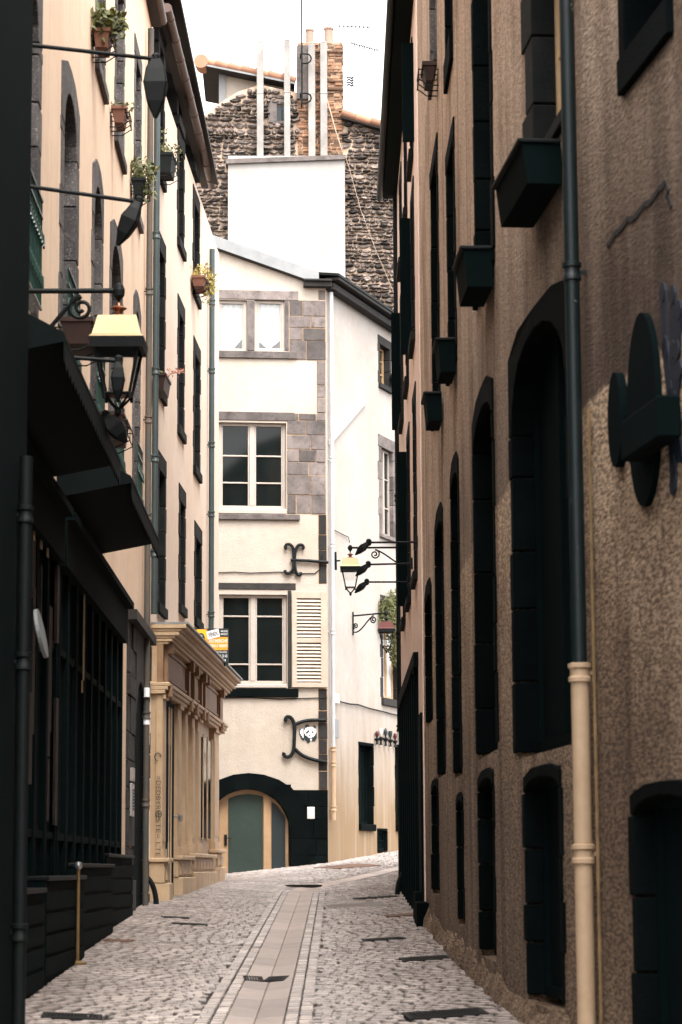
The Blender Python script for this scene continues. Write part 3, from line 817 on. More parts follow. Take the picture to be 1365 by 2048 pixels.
# dark stone doorway between the shops and the pipe
sd0, sd1 = xs_(FA, 252, 1500), xs_(FA, 294, 1500)
dw = MB()
da, db = xs_(FA, 266, 1500), xs_(FA, 284, 1500)
masonry(dw, FA, sd0, da, 0.6, 5.05, 0.42, 0.8, 0.008, 0.05, -0.02)
masonry(dw, FA, db, sd1, 0.6, 5.05, 0.42, 0.8, 0.008, 0.05, -0.02)
n = 10
sm = (da + db) / 2
arc = [(sm - math.cos(math.pi * i / n) * (db - da) / 2, 3.6 + math.sin(math.pi * i / n) * 0.75) for i in range(n + 1)]
dw.prism(FA, [(da, 3.6)] + arc[1:6] + [(sm, 5.05), (da, 5.05)], -0.02, 0.05)
dw.prism(FA, arc[5:10] + [(db, 3.6), (db, 5.05), (sm, 5.05)], -0.02, 0.05, 0.3)
dsn = dw.build('door_surround', 'sooty_stone', hA.root, bevel=0.006)
lf = MB(); lf.fbox(FA, da, db, 0.7, 4.36, -0.05, 0.012); lf.build('door', 'black_paint', hA.root)
cn = MB(); cn.fbox(FA, sd0, sd1, 5.06, 5.2, 0.0, 0.14); cn.build('string_course', 'sooty_stone', hA.root)
hA.hole(da + 0.02, db - 0.02, 0.7, 4.3)
hA.finish()

# intercom on the stone doorway
s0, s1, z0, z1 = FA.rect(245, 1562, 258, 1632, 0.07)
s0 = sd0 + 0.1
it = thing('intercom', 'steel intercom panel with a list of bells beside the dark doorway', 'intercom', FA.pt(s0, z0, 0.06))
m = MB(); m.fbox(FA, s0, s0 + 0.34, z0 + 0.02, z1, 0.05, 0.09); m.build('panel', 'steel', it, bevel=0.004)
m = MB()
for k in range(7):
    zz = z0 + 0.10 + (z1 - z0 - 0.16) * k / 7
    m.fbox(FA, s0 + 0.05, s0 + 0.27, zz, zz + 0.03, 0.088, 0.097)
m.build('button_row', 'print_black', it)
m = MB(); m.fbox(FA, s0 + 0.02, s0 + 0.30, z1 + 0.04, z1 + 0.22, 0.05, 0.10); m.build('bell_box', 'grate_pale', it)
# white box under the second awning
s0, z0 = FA.sz(171, 998, 0.1); z1 = FA.sz(171, 970, 0.1)[1]
m = MB(); m.fbox(FA, s0, s0 + 0.5, z0, z1, 0.05, 0.17)
tag(m.build('junction_box', 'white_box', None, bevel=0.01), 'small white junction box on the black shop wall under the awnings', 'junction box')

# awnings
def awning(y0, y1, z, label):
    a, b = yA(y0), yA(y1)
    o_ = FA.pt(a, z, 0.1)
    t = thing('awning', label, 'awning', o_, 'black awnings over the left shops')
    n = 8
    prof = [(0.0, z + 0.42), (0.74, z + 0.02), (0.76, z - 0.02), (0.76, z - 0.05), (0.0, z - 0.2)]
    vs, fs = [], []
    for i in range(n + 1):
        s = a + (b - a) * i / n
        vs += [FA.pt(s, zz, oo) for oo, zz in prof]
    k = len(prof)
    for i in range(n):
        for j in range(k): fs.append((i * k + j, i * k + k + j, i * k + k + (j + 1) % k, i * k + (j + 1) % k))
    fs += [tuple(range(k)), tuple(range(n * k + k - 1, n * k - 1, -1))]
    m = MB(); m.add(vs, fs); m.build('canopy', 'black_cloth', t)
    v = MB()
    ns = int((b - a) / 0.22)
    for i in range(ns):
        s = a + (b - a) * i / ns; e = a + (b - a) * (i + 1) / ns
        mid = (s + e) / 2
        v.prism(FA, [(s, z - 0.05), (e, z - 0.05), (e, z - 0.2), (mid, z - 0.26), (s, z - 0.2)], 0.745, 0.757)
    v.build('valance', 'black_cloth', t)
    r_ = MB(); r_.tube([FA.pt(a - 0.03, z + 0.43, 0.06), FA.pt(a + (b - a) * 0.5, z + 0.43, 0.06), FA.pt(b + 0.03, z + 0.43, 0.06)], 0.035, 8); r_.build('roller', 'white_box', t)
awning(17.0, 22.3, 5.42, 'nearer black awning, its front edge just below the big lantern')
awning(23.9, 28.4, 5.50, 'farther black awning with a scalloped edge, beside the grey-green drainpipes')

# stepped planter benches along the shop foot
for k, (y0, y1, out) in enumerate(((17.9, 20.6, 0.27), (20.75, 24.4, 0.27), (24.55, 28.9, 0.20), (29.05, 33.2, 0.12))):
    a, b = yA(y0), yA(y1)
    g0 = ground(-2.7, y0) - 0.03
    zt = ground(-2.7, (y0 + y1) / 2) + 0.86
    where = ('nearest the viewer', 'just before the brass post', 'just beyond the brass post', 'beside the stone doorway')[k]
    t = thing('planter_box', 'low black planter box along the shops, ' + where, 'planter', FA.pt((a + b) / 2, g0, 0.12), 'black planter boxes along the shops')
    m = MB()
    m.fbox(FA, a, b, g0, zt - 0.04, 0.10, out)
    for j in range(4):
        zz = g0 + 0.1 + (zt - g0 - 0.2) * j / 4
        m.fbox(FA, a, b, zz, zz + 0.15, out, out + 0.012)
    m.build('trough', 'black_paint', t)
    m = MB(); m.fbox(FA, a - 0.01, b + 0.01, zt - 0.04, zt, 0.09, out + 0.03); m.build('lid', 'zinc_dark', t, bevel=0.008)
pb = at_y(157, 1740, 24.48)
sp, _ = FA.sz(157, 1790, 0.3)
t = thing('barrier_post', 'thin brass post with a ball top between two black planter boxes', 'post', FA.pt(sp, ground(-2.5, 24.5), 0.30))
zb = FA.sz(157, 1845, 0.3)[1]; zt = FA.sz(157, 1738, 0.3)[1]
m = MB(); q = FA.pt(sp, 0, 0.30); g = ground(q.x, q.y)
m.tube([(q.x, q.y, g), (q.x, q.y, zt)], 0.016, 8); m.lathe((q.x, q.y, g), [(0.09, 0), (0.09, 0.015), (0.02, 0.03)], 14); m.build('pole', 'brass', t, smooth=True)
m = MB(); m.lathe((q.x, q.y, zt + 0.03), [(0.004, -0.04), (0.03, -0.025), (0.04, 0), (0.03, 0.03), (0.004, 0.04)], 10); m.build('finial', 'steel', t, smooth=True)

# ------------------------------------------------------------------ left house B with the tan shopfront
hB = House('house', 'pale beige house with narrow black stone windows above the tan shopfront', FB, 0.0, FB.L[-1], 14.6, 'cream_plaster', 7.0)
def wB(a, b, y0, y1, **k):
    s0, s1, z0, z1 = FB.rect(a, y0, b, y1)
    return window(hB, 0, s0, s1, z0, z1, **k)
for a, b, y0, y1, st_ in ((318.5, 326, -150, 55, 'lava'), (318.5, 326, 98, 352, 'lava'), (318, 327, 508, 782, 'lava'), (317, 328, 945, 1212, 'lava'),
                     (356.5, 363, 150, 246, 'lava'), (357, 366, 298, 490, 'lava'), (357.5, 366, 634, 860, 'lava'), (360, 368, 1008, 1212, 'lava'),
                     (387.5, 392.5, 275, 336, 'lava'), (388, 396.5, 416, 588, 'lava'), (389, 398, 716, 940, 'lava'), (391, 401, 1082, 1240, 'lava')):
    wB(a, b, y0, y1, stone=st_, jamb=0.2, lint=0.30, sill=0.17, depth=0.22, ragged=0.45, rows=3, sill_out=0.06)
hB.finish()
gA, gB_ = FB.sz(338, 30, 0.2), FB.sz(424, 372, 0.2)
gA = (-0.05, gA[1] + (gA[1] - gB_[1]) / (gA[0] - gB_[0]) * (-0.05 - gA[0]))
rA, rB = FB.sz(362, 0, 0.36), FB.sz(437, 368, 0.36)
sl_ = (rA[1] - rB[1]) / (rA[0] - rB[0])
rA = (-0.2, rA[1] + sl_ * (-0.2 - rA[0]))
ev = MB(); ev.hexa([FB.pt(0, gA[1] - 0.05, 0), FB.pt(gB_[0], gB_[1] - 0.05, 0), FB.pt(gB_[0], gB_[1] - 0.05, 0.16), FB.pt(0, gA[1] - 0.05, 0.16), FB.pt(0, gA[1] + 0.12, 0), FB.pt(gB_[0], gB_[1] + 0.12, 0), FB.pt(gB_[0], gB_[1] + 0.12, 0.16), FB.pt(0, gA[1] + 0.12, 0.16)]); ev.build('eaves', 'dark_wood', hB.root)
gt = MB(); gt.tube([FB.pt(gA[0], gA[1], 0.2), FB.pt(gB_[0], gB_[1], 0.2)], 0.08, 12)
for k in range(10):
    p_ = (gA[0] + (gB_[0] - gA[0]) * (k + 0.5) / 10, gA[1] + (gB_[1] - gA[1]) * (k + 0.5) / 10)
    gt.tube([FB.pt(p_[0] - 0.02, p_[1], 0.2), FB.pt(p_[0] + 0.02, p_[1], 0.2)], 0.089, 12)
gt.build('gutter', 'copper_gutter', hB.root, smooth=True)
rf = MB()
rf.hexa([FB.pt(rA[0], rA[1] - 0.03, 0.36), FB.pt(rB[0], rB[1] - 0.03, 0.36), FB.pt(rB[0], rB[1] + 1.5, -4), FB.pt(rA[0], rA[1] + 1.5, -4), FB.pt(rA[0], rA[1] + 0.05, 0.36), FB.pt(rB[0], rB[1] + 0.05, 0.36), FB.pt(rB[0], rB[1] + 1.65, -4), FB.pt(rA[0], rA[1] + 1.65, -4)])
rf.build('roof', 'dark_wood', hB.root)
drainpipe(hB, FB, FB.sz(312.5, 800, 0.1)[0], 5.55, 14.3, 0.05, 'pipe_green', 0.09, (8.0, 9.4, 11.6, 6.5))
drainpipe(hB, FB, FB.sz(425, 800, 0.1)[0], 5.6, 14.0, 0.055, 'pipe_green', 0.09, (6.6, 8.6, 10.0, 11.5, 12.9))

# shopfront
SE = 11.35
sf = MB()
sf.fbox(FB, 0.06, SE, 1.0, 5.2, 0.0, 0.09)
shop = sf.build('shopfront', 'shop_wood', hB.root)
cz = MB()
cz.fbox(FB, -0.02, SE + 0.1, 5.43, 5.46, 0.0, 0.585)
cz.build('zinc_cover', 'zinc', shop)
cn = MB()
for z0, z1, o in ((5.36, 5.428, 0.55), (5.32, 5.36, 0.48), (5.25, 5.32, 0.44), (5.21, 5.25, 0.37), (5.16, 5.21, 0.33), (5.12, 5.16, 0.27)):
    cn.fbox(FB, -0.02 + (0.55 - o) * 0.25, SE + 0.08, z0, z1, 0.0, o, random.random())
for z0, z1, o in ((4.46, 4.52, 0.30), (4.40, 4.46, 0.27), (4.34, 4.40, 0.23)):
    cn.fbox(FB, 0.0, SE + 0.02, z0, z1, 0.0, o)
cn.build('cornice', 'shop_wood', shop, bevel=0.008)
fa = MB()
divs = [xs_(FB, x, 1400, 0.2) for x in (331, 374, 385, 400, 407, 437)]
fa.fbox(FB, 0.05, SE, 4.52, 5.12, 0.09, 0.19)
for i in (0, 2, 4):
    a, b = divs[i] + 0.12, divs[i + 1] - 0.12
    fa.fbox(FB, a, b, 4.60, 4.64, 0.19, 0.215); fa.fbox(FB, a, b, 5.02, 5.06, 0.19, 0.215)
    fa.fbox(FB, a, a + 0.04, 4.64, 5.02, 0.19, 0.215); fa.fbox(FB, b - 0.04, b, 4.64, 5.02, 0.19, 0.215)
fa.build('fascia', 'shop_fascia', shop)
for i in (0, 1, 2, 3, 4, 5):
    br = MB()
    s = divs[i]
    br.fbox(FB, s - 0.09, s + 0.09, 4.5, 5.14, 0.19, 0.25)
    br.fbox(FB, s - 0.11, s + 0.11, 4.98, 5.14, 0.25, 0.33)
    br.fbox(FB, s - 0.10, s + 0.10, 4.30, 4.50, 0.19, 0.31)
    br.build('bracket', 'shop_fascia', shop, bevel=0.006)
def gB(s, o=0.3):
    q = FB.xy(s, o); return ground(q.x, q.y)
P = lambda x, y=1600: xs_(FB, x, y, 0.2)
pil = [(0.04, P(333) - 0.0), (P(357), P(364)), (P(372.5), P(377)), (P(386), P(391)), (P(397), P(403)), (P(430), P(439))]
for a, b in pil:
    b = max(b, a + 0.28)
    zt = 1.80 + 0.022 * a
    m = MB()
    m.fbox(FB, a, b, zt, 4.34, 0.08, 0.19)
    m.fbox(FB, a + 0.05, b - 0.05, zt + 0.25, 4.1, 0.19, 0.20)
    m.fbox(FB, a - 0.02, b + 0.02, 4.26, 4.335, 0.19, 0.235)
    m.fbox(FB, a - 0.01, b + 0.01, zt, zt + 0.14, 0.19, 0.215)
    m.build('pilaster', 'shop_wood', shop, bevel=0.006)
for a, b in ((0.0, P(333) + 0.05), (P(354), P(379)), (P(381), P(424)), (P(429), P(441))):
    zt = 1.80 + 0.022 * a
    g = gB((a + b) / 2) - 0.1
    m = MB()
    m.fbox(FB, a - 0.03, b + 0.03, zt - 0.07, zt, 0.0, 0.31, 0.9)
    m.fbox(FB, a, b, g + 0.36, zt - 0.07, 0.0, 0.235, 0.5)
    n = max(1, int((b - a) / 0.6))
    for k in range(n):
        s0 = a + (b - a) * k / n + 0.05; s1 = a + (b - a) * (k + 1) / n - 0.05
        m.fbox(FB, s0, s1, g + 0.40, zt - 0.12, 0.235, 0.27, 0.6)
        m.fbox(FB, s0 - 0.04, s1 + 0.04, g, g + 0.36, 0.0, 0.31, 0.75)
    m.build('plinth', 'shop_wood', shop, bevel=0.012)
d0, d1 = P(334.5), P(352)
m = MB(); m.fbox(FB, d0 + 0.03, d1 - 0.03, gB(d0) + 0.05, 4.3, 0.09, 0.172)
m.fbox(FB, d0 + 0.25, d1 - 0.25, gB(d0) + 0.9, 3.6, 0.172, 0.178)
dr = m.build('door', 'black_paint', shop)
m = MB(); m.fbox(FB, d0 + 0.42, d0 + 0.5, 1.4, 4.2, 0.172, 0.186); m.fbox(FB, d1 - 0.62, d1 - 0.52, 1.4, 4.2, 0.172, 0.19)
m.build('door_frame', 'shop_wood', shop)
m = MB(); q = FB.pt(*FB.sz(347, 1633, 0.16), 0.16)
m.tube([q, q + Vector((0.12, -0.02, 0))], 0.018, 8); m.lathe(q + Vector((0.12, -0.02, -0.03)), [(0.005, -0.05), (0.035, -0.05), (0.035, 0.05), (0.005, 0.05)], 8); m.build('door_handle', 'steel', shop, smooth=True)
w0, w1 = P(409), P(427)
m = MB(); m.fbox(FB, w0, w1, 2.2, 4.05, 0.09, 0.168); m.build('display_window', 'glass', shop)
m = MB()
for a, b in ((w0, w0 + 0.1), (w1 - 0.1, w1), ((w0 + w1) / 2 - 0.04, (w0 + w1) / 2 + 0.04)): m.fbox(FB, a, b, 2.15, 4.1, 0.168, 0.182)
m.build('window_frame', 'shop_wood', shop)
# hand-painted tag on the near end of the shopfront
gm = MB()
ex = FB.tangent(0); nn = FB.normal(0)
def end_place(o0, ztop):
    # on the end face, reading downwards
    return lambda u, v: tuple(FB.pt(0.026, ztop - u, o0 + v))
text_into(gm, '=DEDBYR', end_place(0.092, 3.06), 0.105, width=0.52, bold=-0.012)
text_into(gm, 'STE= LTE', end_place(0.092, 2.40), 0.105, width=0.58, bold=-0.012)
gm.tube([FB.pt(0.024, 2.475 + 0.05 * math.sin(a * math.pi / 8), 0.135 + 0.045 * math.cos(a * math.pi / 8)) for a in range(17)], 0.006, 5)
gm.tube([FB.pt(0.024, 2.525, 0.135), FB.pt(0.024, 2.425, 0.135)], 0.005, 5); gm.tube([FB.pt(0.024, 2.475, 0.09), FB.pt(0.024, 2.475, 0.18)], 0.005, 5)
gm.tube([FB.pt(0.024, 3.36 + 0.06 * math.sin(a * math.pi / 8), 0.115 + 0.05 * math.cos(a * math.pi / 8)) for a in range(13)], 0.007, 5)
tag(gm.build('graffiti', 'print_black', None, recalc=False), 'thin black handwritten tag running down the tan shop pilaster', 'graffiti')
# stickers on the old pipe
for k, y_ in enumerate((1385, 1440, 1460, 1480)):
    s, z = FA.sz(300, y_, 0.13)
    m = MB(); q = FA.pt(s, z, 0.08)
    m.lathe((q.x, q.y, q.z), [(0.0505, -0.07), (0.0512, -0.069), (0.0512, 0.069), (0.0505, 0.07)], 12)
    tag(m.build('sticker', 'print_white', None), ('ragged sticker highest on', 'white sticker second from top on', 'round white sticker third from top on', 'pale sticker lowest on')[k] + ' the pipe beside the tan shopfront', 'sticker', 'stickers on the old drainpipe')

# estate agent board: faces down the street, fixed at right angles to house B
sb = 7.2
org = FB.pt(sb, 0, 0.04); nrm = FB.normal(sb)
bl = at_y(392, 1330, org.y); tr = at_y(458, 1255, org.y)
bz0 = at_y(440, 1332, org.y).z; bz1 = at_y(440, 1257, org.y).z
bw = 0.62
ux = Vector((nrm.x, nrm.y, 0)).normalized(); fy = Vector((ux.y, -ux.x, 0))      # fy points back down the street
bo = Vector((at_y(391, 1300, org.y).x, org.y, bz0))
H_ = bz1 - bz0
t = thing('estate_agent_board', 'orange and black board reading VENDU fixed at right angles above the tan shopfront', 'sign', bo)
def bp(u, v, d=0.0): return tuple(bo + ux * u + Vector((0, 0, v)) + fy * d)
m = MB(); m.hexa([bp(0, 0, 0), bp(bw, 0, 0), bp(bw, 0, -0.03), bp(0, 0, -0.03), bp(0, H_, 0), bp(bw, H_, 0), bp(bw, H_, -0.03), bp(0, H_, -0.03)]); m.build('board', 'print_black', t)
def quad(mb, pts, d): mb.add([bp(u * bw, v * H_, d) for u, v in pts], [tuple(range(len(pts)))])
m = MB(); quad(m, [(0, 0.0), (0.30, 0.0), (0.50, 0.42), (0.98, 0.42), (0.985, 0.77), (0.36, 0.77), (0.36, 0.98), (0, 0.98)], 0.003); m.build('orange_field', 'orange', t, recalc=False)
m = MB(); quad(m, [(0.02, 0.62), (0.40, 0.75), (0.28, 0.97), (0.01, 0.97)], 0.006); m.build('yellow_field', 'yellow', t, recalc=False)
m = MB(); m.add([bp(bw * (0.17 + 0.12 * math.cos(a)), H_ * (0.74 + 0.14 * math.sin(a)), 0.009) for a in [i * math.pi / 10 for i in range(20)]], [tuple(range(20))]); m.build('portrait_hair', 'print_black', t, recalc=False)
m = MB(); m.add([bp(bw * (0.145 + 0.085 * math.cos(a)), H_ * (0.72 + 0.12 * math.sin(a)), 0.012) for a in [i * math.pi / 10 for i in range(20)]], [tuple(range(20))]); m.build('portrait_face', 'print_white', t, recalc=False)
m = MB(); quad(m, [(0.38, 0.70), (0.75, 0.78), (0.70, 0.995), (0.33, 0.915)], 0.012); stp = m.build('sold_strip', 'print_white', t, recalc=False)
def rot_place(u0, v0, ang, d):
    ca, sa = math.cos(ang), math.sin(ang)
    return lambda u, v: bp(u0 * bw + u * ca - v * sa, v0 * H_ + u * sa + v * ca, d)
m = MB(); text_into(m, 'VENDU', rot_place(0.41, 0.765, R(14), 0.016), 0.11, width=0.19); m.build('sold_text', 'print_black', t, recalc=False)
m = MB()
text_into(m, 'IMMOBILIER', rot_place(0.77, 0.90, 0, 0.006), 0.05, width=0.13)
text_into(m, 'MANDAT', rot_place(0.77, 0.82, 0, 0.006), 0.05, width=0.13)
text_into(m, 'RECHERCHE', rot_place(0.42, 0.625, 0, 0.006), 0.085, width=0.34)
text_into(m, 'BIENS À VENDRE', rot_place(0.44, 0.50, 0, 0.006), 0.075, width=0.33)
text_into(m, 'CONTACTEZ LUCILE', rot_place(0.52, 0.345, 0, 0.006), 0.05, width=0.27)
text_into(m, '06 22 44 20 43', rot_place(0.53, 0.225, 0, 0.006), 0.08, width=0.27)
for k in range(4): m.add([bp(bw * (0.66 + 0.08 * k + 0.025 * math.cos(a)), H_ * (0.15 + 0.03 * math.sin(a)), 0.006) for a in [i * math.pi / 5 for i in range(10)]], [tuple(range(10))])
m.build('board_text', 'print_white', t, recalc=False)
m = MB(); m.tube([bp(-0.02, 0.02, -0.015), bp(-0.02, H_ + 0.02, -0.015)], 0.02, 6); m.tube([bp(-0.2, H_ - 0.1, -0.015), bp(0, H_ - 0.1, -0.015)], 0.012, 6); m.build('fixing_bar', 'iron', t)

# ------------------------------------------------------------------ corner house that closes the street
zE = at_y(656, 578, 55).z
hK = House('corner_house', 'ivory corner house facing down the street with white framed windows', FK, 0, FK.L[-1], at_y(560, 592, 54.9).z, 'ivory', 7.0)
sideS = hK.side(FS, 0, 9.0, zE, 'white_plaster', 4.5)
def rK(x0, y0, x1, y1, o=0.0): return FK.rect(x0, y0, x1, y1, o)
# upper pair of windows
def casement(x0, y0, x1, y1, frame, rows_z, leafs, name='window', pane='glass', depth=0.16, bar=0.07):
    s0, s1, z0, z1 = rK(x0, y0, x1, y1)
    hK.hole(s0, s1, z0, z1, 0)
    m = MB(); o0, o1 = -depth - 0.03, -depth + 0.05
    m.fbox(FK, s0 + 0.003, s0 + bar, z0 + 0.003, z1 - 0.003, o0, o1); m.fbox(FK, s1 - bar, s1 - 0.003, z0 + 0.003, z1 - 0.003, o0, o1)
    m.fbox(FK, s0 + bar, s1 - bar, z0 + 0.003, z0 + bar * 1.1, o0, o1); m.fbox(FK, s0 + bar, s1 - bar, z1 - bar, z1 - 0.003, o0, o1)
    if leafs == 2:
        sm = (s0 + s1) / 2
        m.fbox(FK, sm - bar * 0.85, sm + bar * 0.85, z0 + bar * 1.1, z1 - bar, o0, o1 + 0.008)
    inner = [(s0 + bar, s1 - bar)] if leafs == 1 else [(s0 + bar, (s0 + s1) / 2 - bar * 0.85), ((s0 + s1) / 2 + bar * 0.85, s1 - bar)]
    for a, b in inner:      # sash stiles
        m.fbox(FK, a, a + 0.035, z0 + bar * 1.1, z1 - bar, o0 + 0.01, o1 - 0.015); m.fbox(FK, b - 0.035, b, z0 + bar * 1.1, z1 - bar, o0 + 0.01, o1 - 0.015)
        for zz in rows_z: m.fbox(FK, a + 0.035, b - 0.035, zz - 0.018, zz + 0.018, o0 + 0.01, o1 - 0.018)
    w = m.build(name, frame, hK.root, bevel=0.006)
    p = MB(); p.fbox(FK, s0 + 0.02, s1 - 0.02, z0 + 0.02, z1 - 0.02, -depth - 0.01, -depth + 0.004); p.build('pane', pane, w)
    return w, (s0, s1, z0, z1)
def zK(y, x=520): return FK.sz(x, y)[1]
for x0, x1 in ((435, 494.5), (510, 570)):
    w, (s0, s1, z0, z1) = casement(x0, 600, x1, 702, 'white_wood', [], 1, pane='clear', depth=0.12)
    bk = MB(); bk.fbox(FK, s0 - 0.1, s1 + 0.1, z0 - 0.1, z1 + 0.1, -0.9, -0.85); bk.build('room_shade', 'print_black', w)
    cu = MB()
    n = 24
    for i in range(n):
        a, b = s0 + (s1 - s0) * i / n, s0 + (s1 - s0) * (i + 1) / n
        def hem(s):
            f = (s - s0) / (s1 - s0)
            return z0 + 0.10 + 0.30 * (max(0, 1 - abs(f - (0.95 if x0 < 500 else 0.12)) * 2.6) if x0 < 500 else max(0, 1 - abs(f - 0.12) * 3.0) * 0.6 + max(0, 1 - abs(f - 0.95) * 2.4) * 0.8)
        oa, ob = -0.19 + 0.012 * math.sin(i * 1.3), -0.19 + 0.012 * math.sin((i + 1) * 1.3)
        cu.hexa([FK.pt(a, hem(a), oa), FK.pt(b, hem(b), ob), FK.pt(b, hem(b), ob - 0.01), FK.pt(a, hem(a), oa - 0.01), FK.pt(a, z1 - 0.02, oa), FK.pt(b, z1 - 0.02, ob), FK.pt(b, z1 - 0.02, ob - 0.01), FK.pt(a, z1 - 0.02, oa - 0.01)])
    cu.build('curtain', 'curtain', w)
def trim(rects, mat, name, o0=-0.16, o1=0.02, bevel=0.01):
    m = MB()
    for x0, y0, x1, y1 in rects:
        s0, s1, z0, z1 = rK(x0, y0, x1, y1)
        m.fbox(FK, s0, s1, z0, z1, o0, o1, random.random())
    return m.build(name, mat, hK.root, bevel=bevel)
trim([(425, 581, 597, 599.5), (426, 600.5, 434, 701.5), (495, 600.5, 509.5, 701.5), (570.5, 600.5, 578, 701.5)], 'mauve_stone', 'window_surround')
trim([(424, 703, 594, 717)], 'mauve_stone', 'window_sill', -0.16, 0.06)
casement(437.5, 845, 573, 1017, 'white_wood', [zK(910.5), zK(964.5)], 2)
trim([(427, 824, 590, 841), (427, 842, 437, 1027)], 'mauve_stone', 'window_surround')
trim([(437, 1018.5, 573, 1028)], 'white_wood', 'window_ledge', -0.16, 0.05)
trim([(427, 1029, 600, 1040)], 'mauve_stone', 'window_sill', -0.16, 0.07)
casement(438.5, 1189, 575, 1368, 'white_wood', [zK(1232), zK(1328)], 2, depth=0.14)
trim([(429, 1166, 592, 1179), (576, 1181, 583, 1376)], 'sooty_stone', 'window_surround')
trim([(440, 1369, 574, 1376)], 'white_wood', 'window_ledge', -0.14, 0.05)
trim([(432, 1377.5, 597, 1394)], 'black_stone', 'window_sill', -0.16, 0.07)
# ashlar corner
def ash(rects, mat, name):
    for x0, y0, x1, y1, mort in rects:
        pass
    for x0, y0, x1, y1, mort in rects:
        b = MB(); m = MB()
        s0, s1, z0, z1 = rK(x0, y0, x1, y1)
        s1 = min(s1, FK.L[-1] - 0.003)
        b.fbox(FK, s0, s1, z0, z1, -0.02, 0.0035)
        masonry(m, FK, s0, s1, z0, z1, 0.37, 0.52, 0.008, 0.022, -0.01, 0.3, wob=0.004)
        q_ = m.build(name, mat, hK.root, bevel=0.006)
        b.build('mortar', mort, q_)
ash([(579, 601, 652, 720, 'mortar'), (637, 580, 652, 600, 'mortar'), (634, 721, 652, 826, 'mortar'), (574.5, 827, 652, 1028, 'mortar')], 'mauve_stone', 'corner_stones')
ash([(637, 1029, 656, 1168, 'mortar'), (637, 1377, 656, 1580, 'mortar')], 'sooty_stone', 'corner_stones')
ash([(582, 1580, 660, 1740, 'black_stone')], 'black_stone', 'base_stones')
# gable and its zinc verge
gv = MB()
g1 = [FK.sz(424, 488), FK.sz(636, 562), FK.sz(652, 591.5)]
zb = hK.sides[0]['z1']
gv.prism(FK, [(0, zb), (FK.L[-1], zb), (FK.L[-1], g1[1][1] - 0.05), (g1[1][0], g1[1][1]), (g1[0][0], g1[0][1]), (0, g1[0][1] + (g1[0][0]) * 0.33)], -6.5, 0.0)
gv.build('gable', 'ivory', hK.root)
vg = MB()
p0, p1 = FK.sz(405, 474), FK.sz(637, 556)
vg.hexa([FK.pt(p0[0], p0[1] - 0.17, -6.5), FK.pt(p1[0], p1[1] - 0.17, -6.5), FK.pt(p1[0], p1[1] - 0.17, 0.14), FK.pt(p0[0], p0[1] - 0.17, 0.14),
         FK.pt(p0[0], p0[1] + 0.10, -6.5), FK.pt(p1[0], p1[1] + 0.10, -6.5), FK.pt(p1[0], p1[1] + 0.10, 0.14), FK.pt(p0[0], p0[1] + 0.10, 0.14)])
vg.build('roof_verge', 'zinc', hK.root)
vs_ = MB(); vs_.hexa([FK.pt(p0[0], p0[1] - 0.20, -0.01), FK.pt(p1[0], p1[1] - 0.20, -0.01), FK.pt(p1[0], p1[1] - 0.20, 0.11), FK.pt(p0[0], p0[1] - 0.20, 0.11),
         FK.pt(p0[0], p0[1] - 0.173, -0.01), FK.pt(p1[0], p1[1] - 0.173, -0.01), FK.pt(p1[0], p1[1] - 0.173, 0.11), FK.pt(p0[0], p0[1] - 0.173, 0.11)])
vs_.build('verge_board', 'dark_wood', hK.root)
# eaves of the side wall, returning a little on the front
m = MB()
zt = at_y(630, 566, 54.95).z
s0 = FK.sz(607, 570)[0]
m.fbox(FK, s0, FK.L[-1] + 0.12, zt - 0.12, zt, 0.0, 0.20); m.fbox(FK, s0, FK.L[-1] + 0.12, zt, zt + 0.05, 0.0, 0.26)
m.fbox(FS, 0.0, 9.0, zt - 0.16, zt - 0.002, -0.02, 0.22); m.fbox(FS, -0.02, 9.0, zt + 0.052, zt + 0.13, -0.02, 0.34)
m.build('eaves_cornice', 'sooty_stone', hK.root, bevel=0.01)
m = MB()
m.hexa([FS.pt(-0.1, zt + 0.132, 0.36), FS.pt(9, zt + 0.132, 0.36), FS.pt(9, zt + 1.6, -4), FS.pt(-0.1, zt + 0.6, -3.0), FS.pt(-0.1, zt + 0.19, 0.36), FS.pt(9, zt + 0.19, 0.36), FS.pt(9, zt + 1.7, -4), FS.pt(-0.1, zt + 0.68, -3.0)])
m.build('roof', 'zinc_dark', hK.root)
# louvred shutter folded back against the wall
s0, s1, z0, z1 = rK(584, 1184, 655, 1375)
m = MB()
m.fbox(FK, s0, s0 + 0.22 * (s1 - s0) * 0.62, z0, z1, 0.03, 0.075); m.fbox(FK, s1 - 0.19 * (s1 - s0), s1, z0, z1, 0.03, 0.075)
a, b = s0 + 0.136 * (s1 - s0), s1 - 0.19 * (s1 - s0)
for f0, f1 in ((0.0, 0.05), (0.465, 0.515), (0.93, 1.0)): m.fbox(FK, a, b, z0 + (z1 - z0) * f0, z0 + (z1 - z0) * f1, 0.032, 0.073)
shu = m.build('shutter', 'shutter_wood', hK.root, bevel=0.004)
m = MB()
for f0, f1 in ((0.055, 0.46), (0.52, 0.925)):
    n = 11
    for i in range(n):
        zz = z0 + (z1 - z0) * (f0 + (f1 - f0) * (i + 0.5) / n)
        h = (z1 - z0) * (f1 - f0) / n
        m.hexa([FK.pt(a, zz - h * 0.42, 0.066), FK.pt(b, zz - h * 0.42, 0.066), FK.pt(b, zz - h * 0.28, 0.070), FK.pt(a, zz - h * 0.28, 0.070),
                FK.pt(a, zz + h * 0.22, 0.036), FK.pt(b, zz + h * 0.22, 0.036), FK.pt(b, zz + h * 0.36, 0.040), FK.pt(a, zz + h * 0.36, 0.040)])
m.build('louvre_slats', 'shutter_wood', shu)
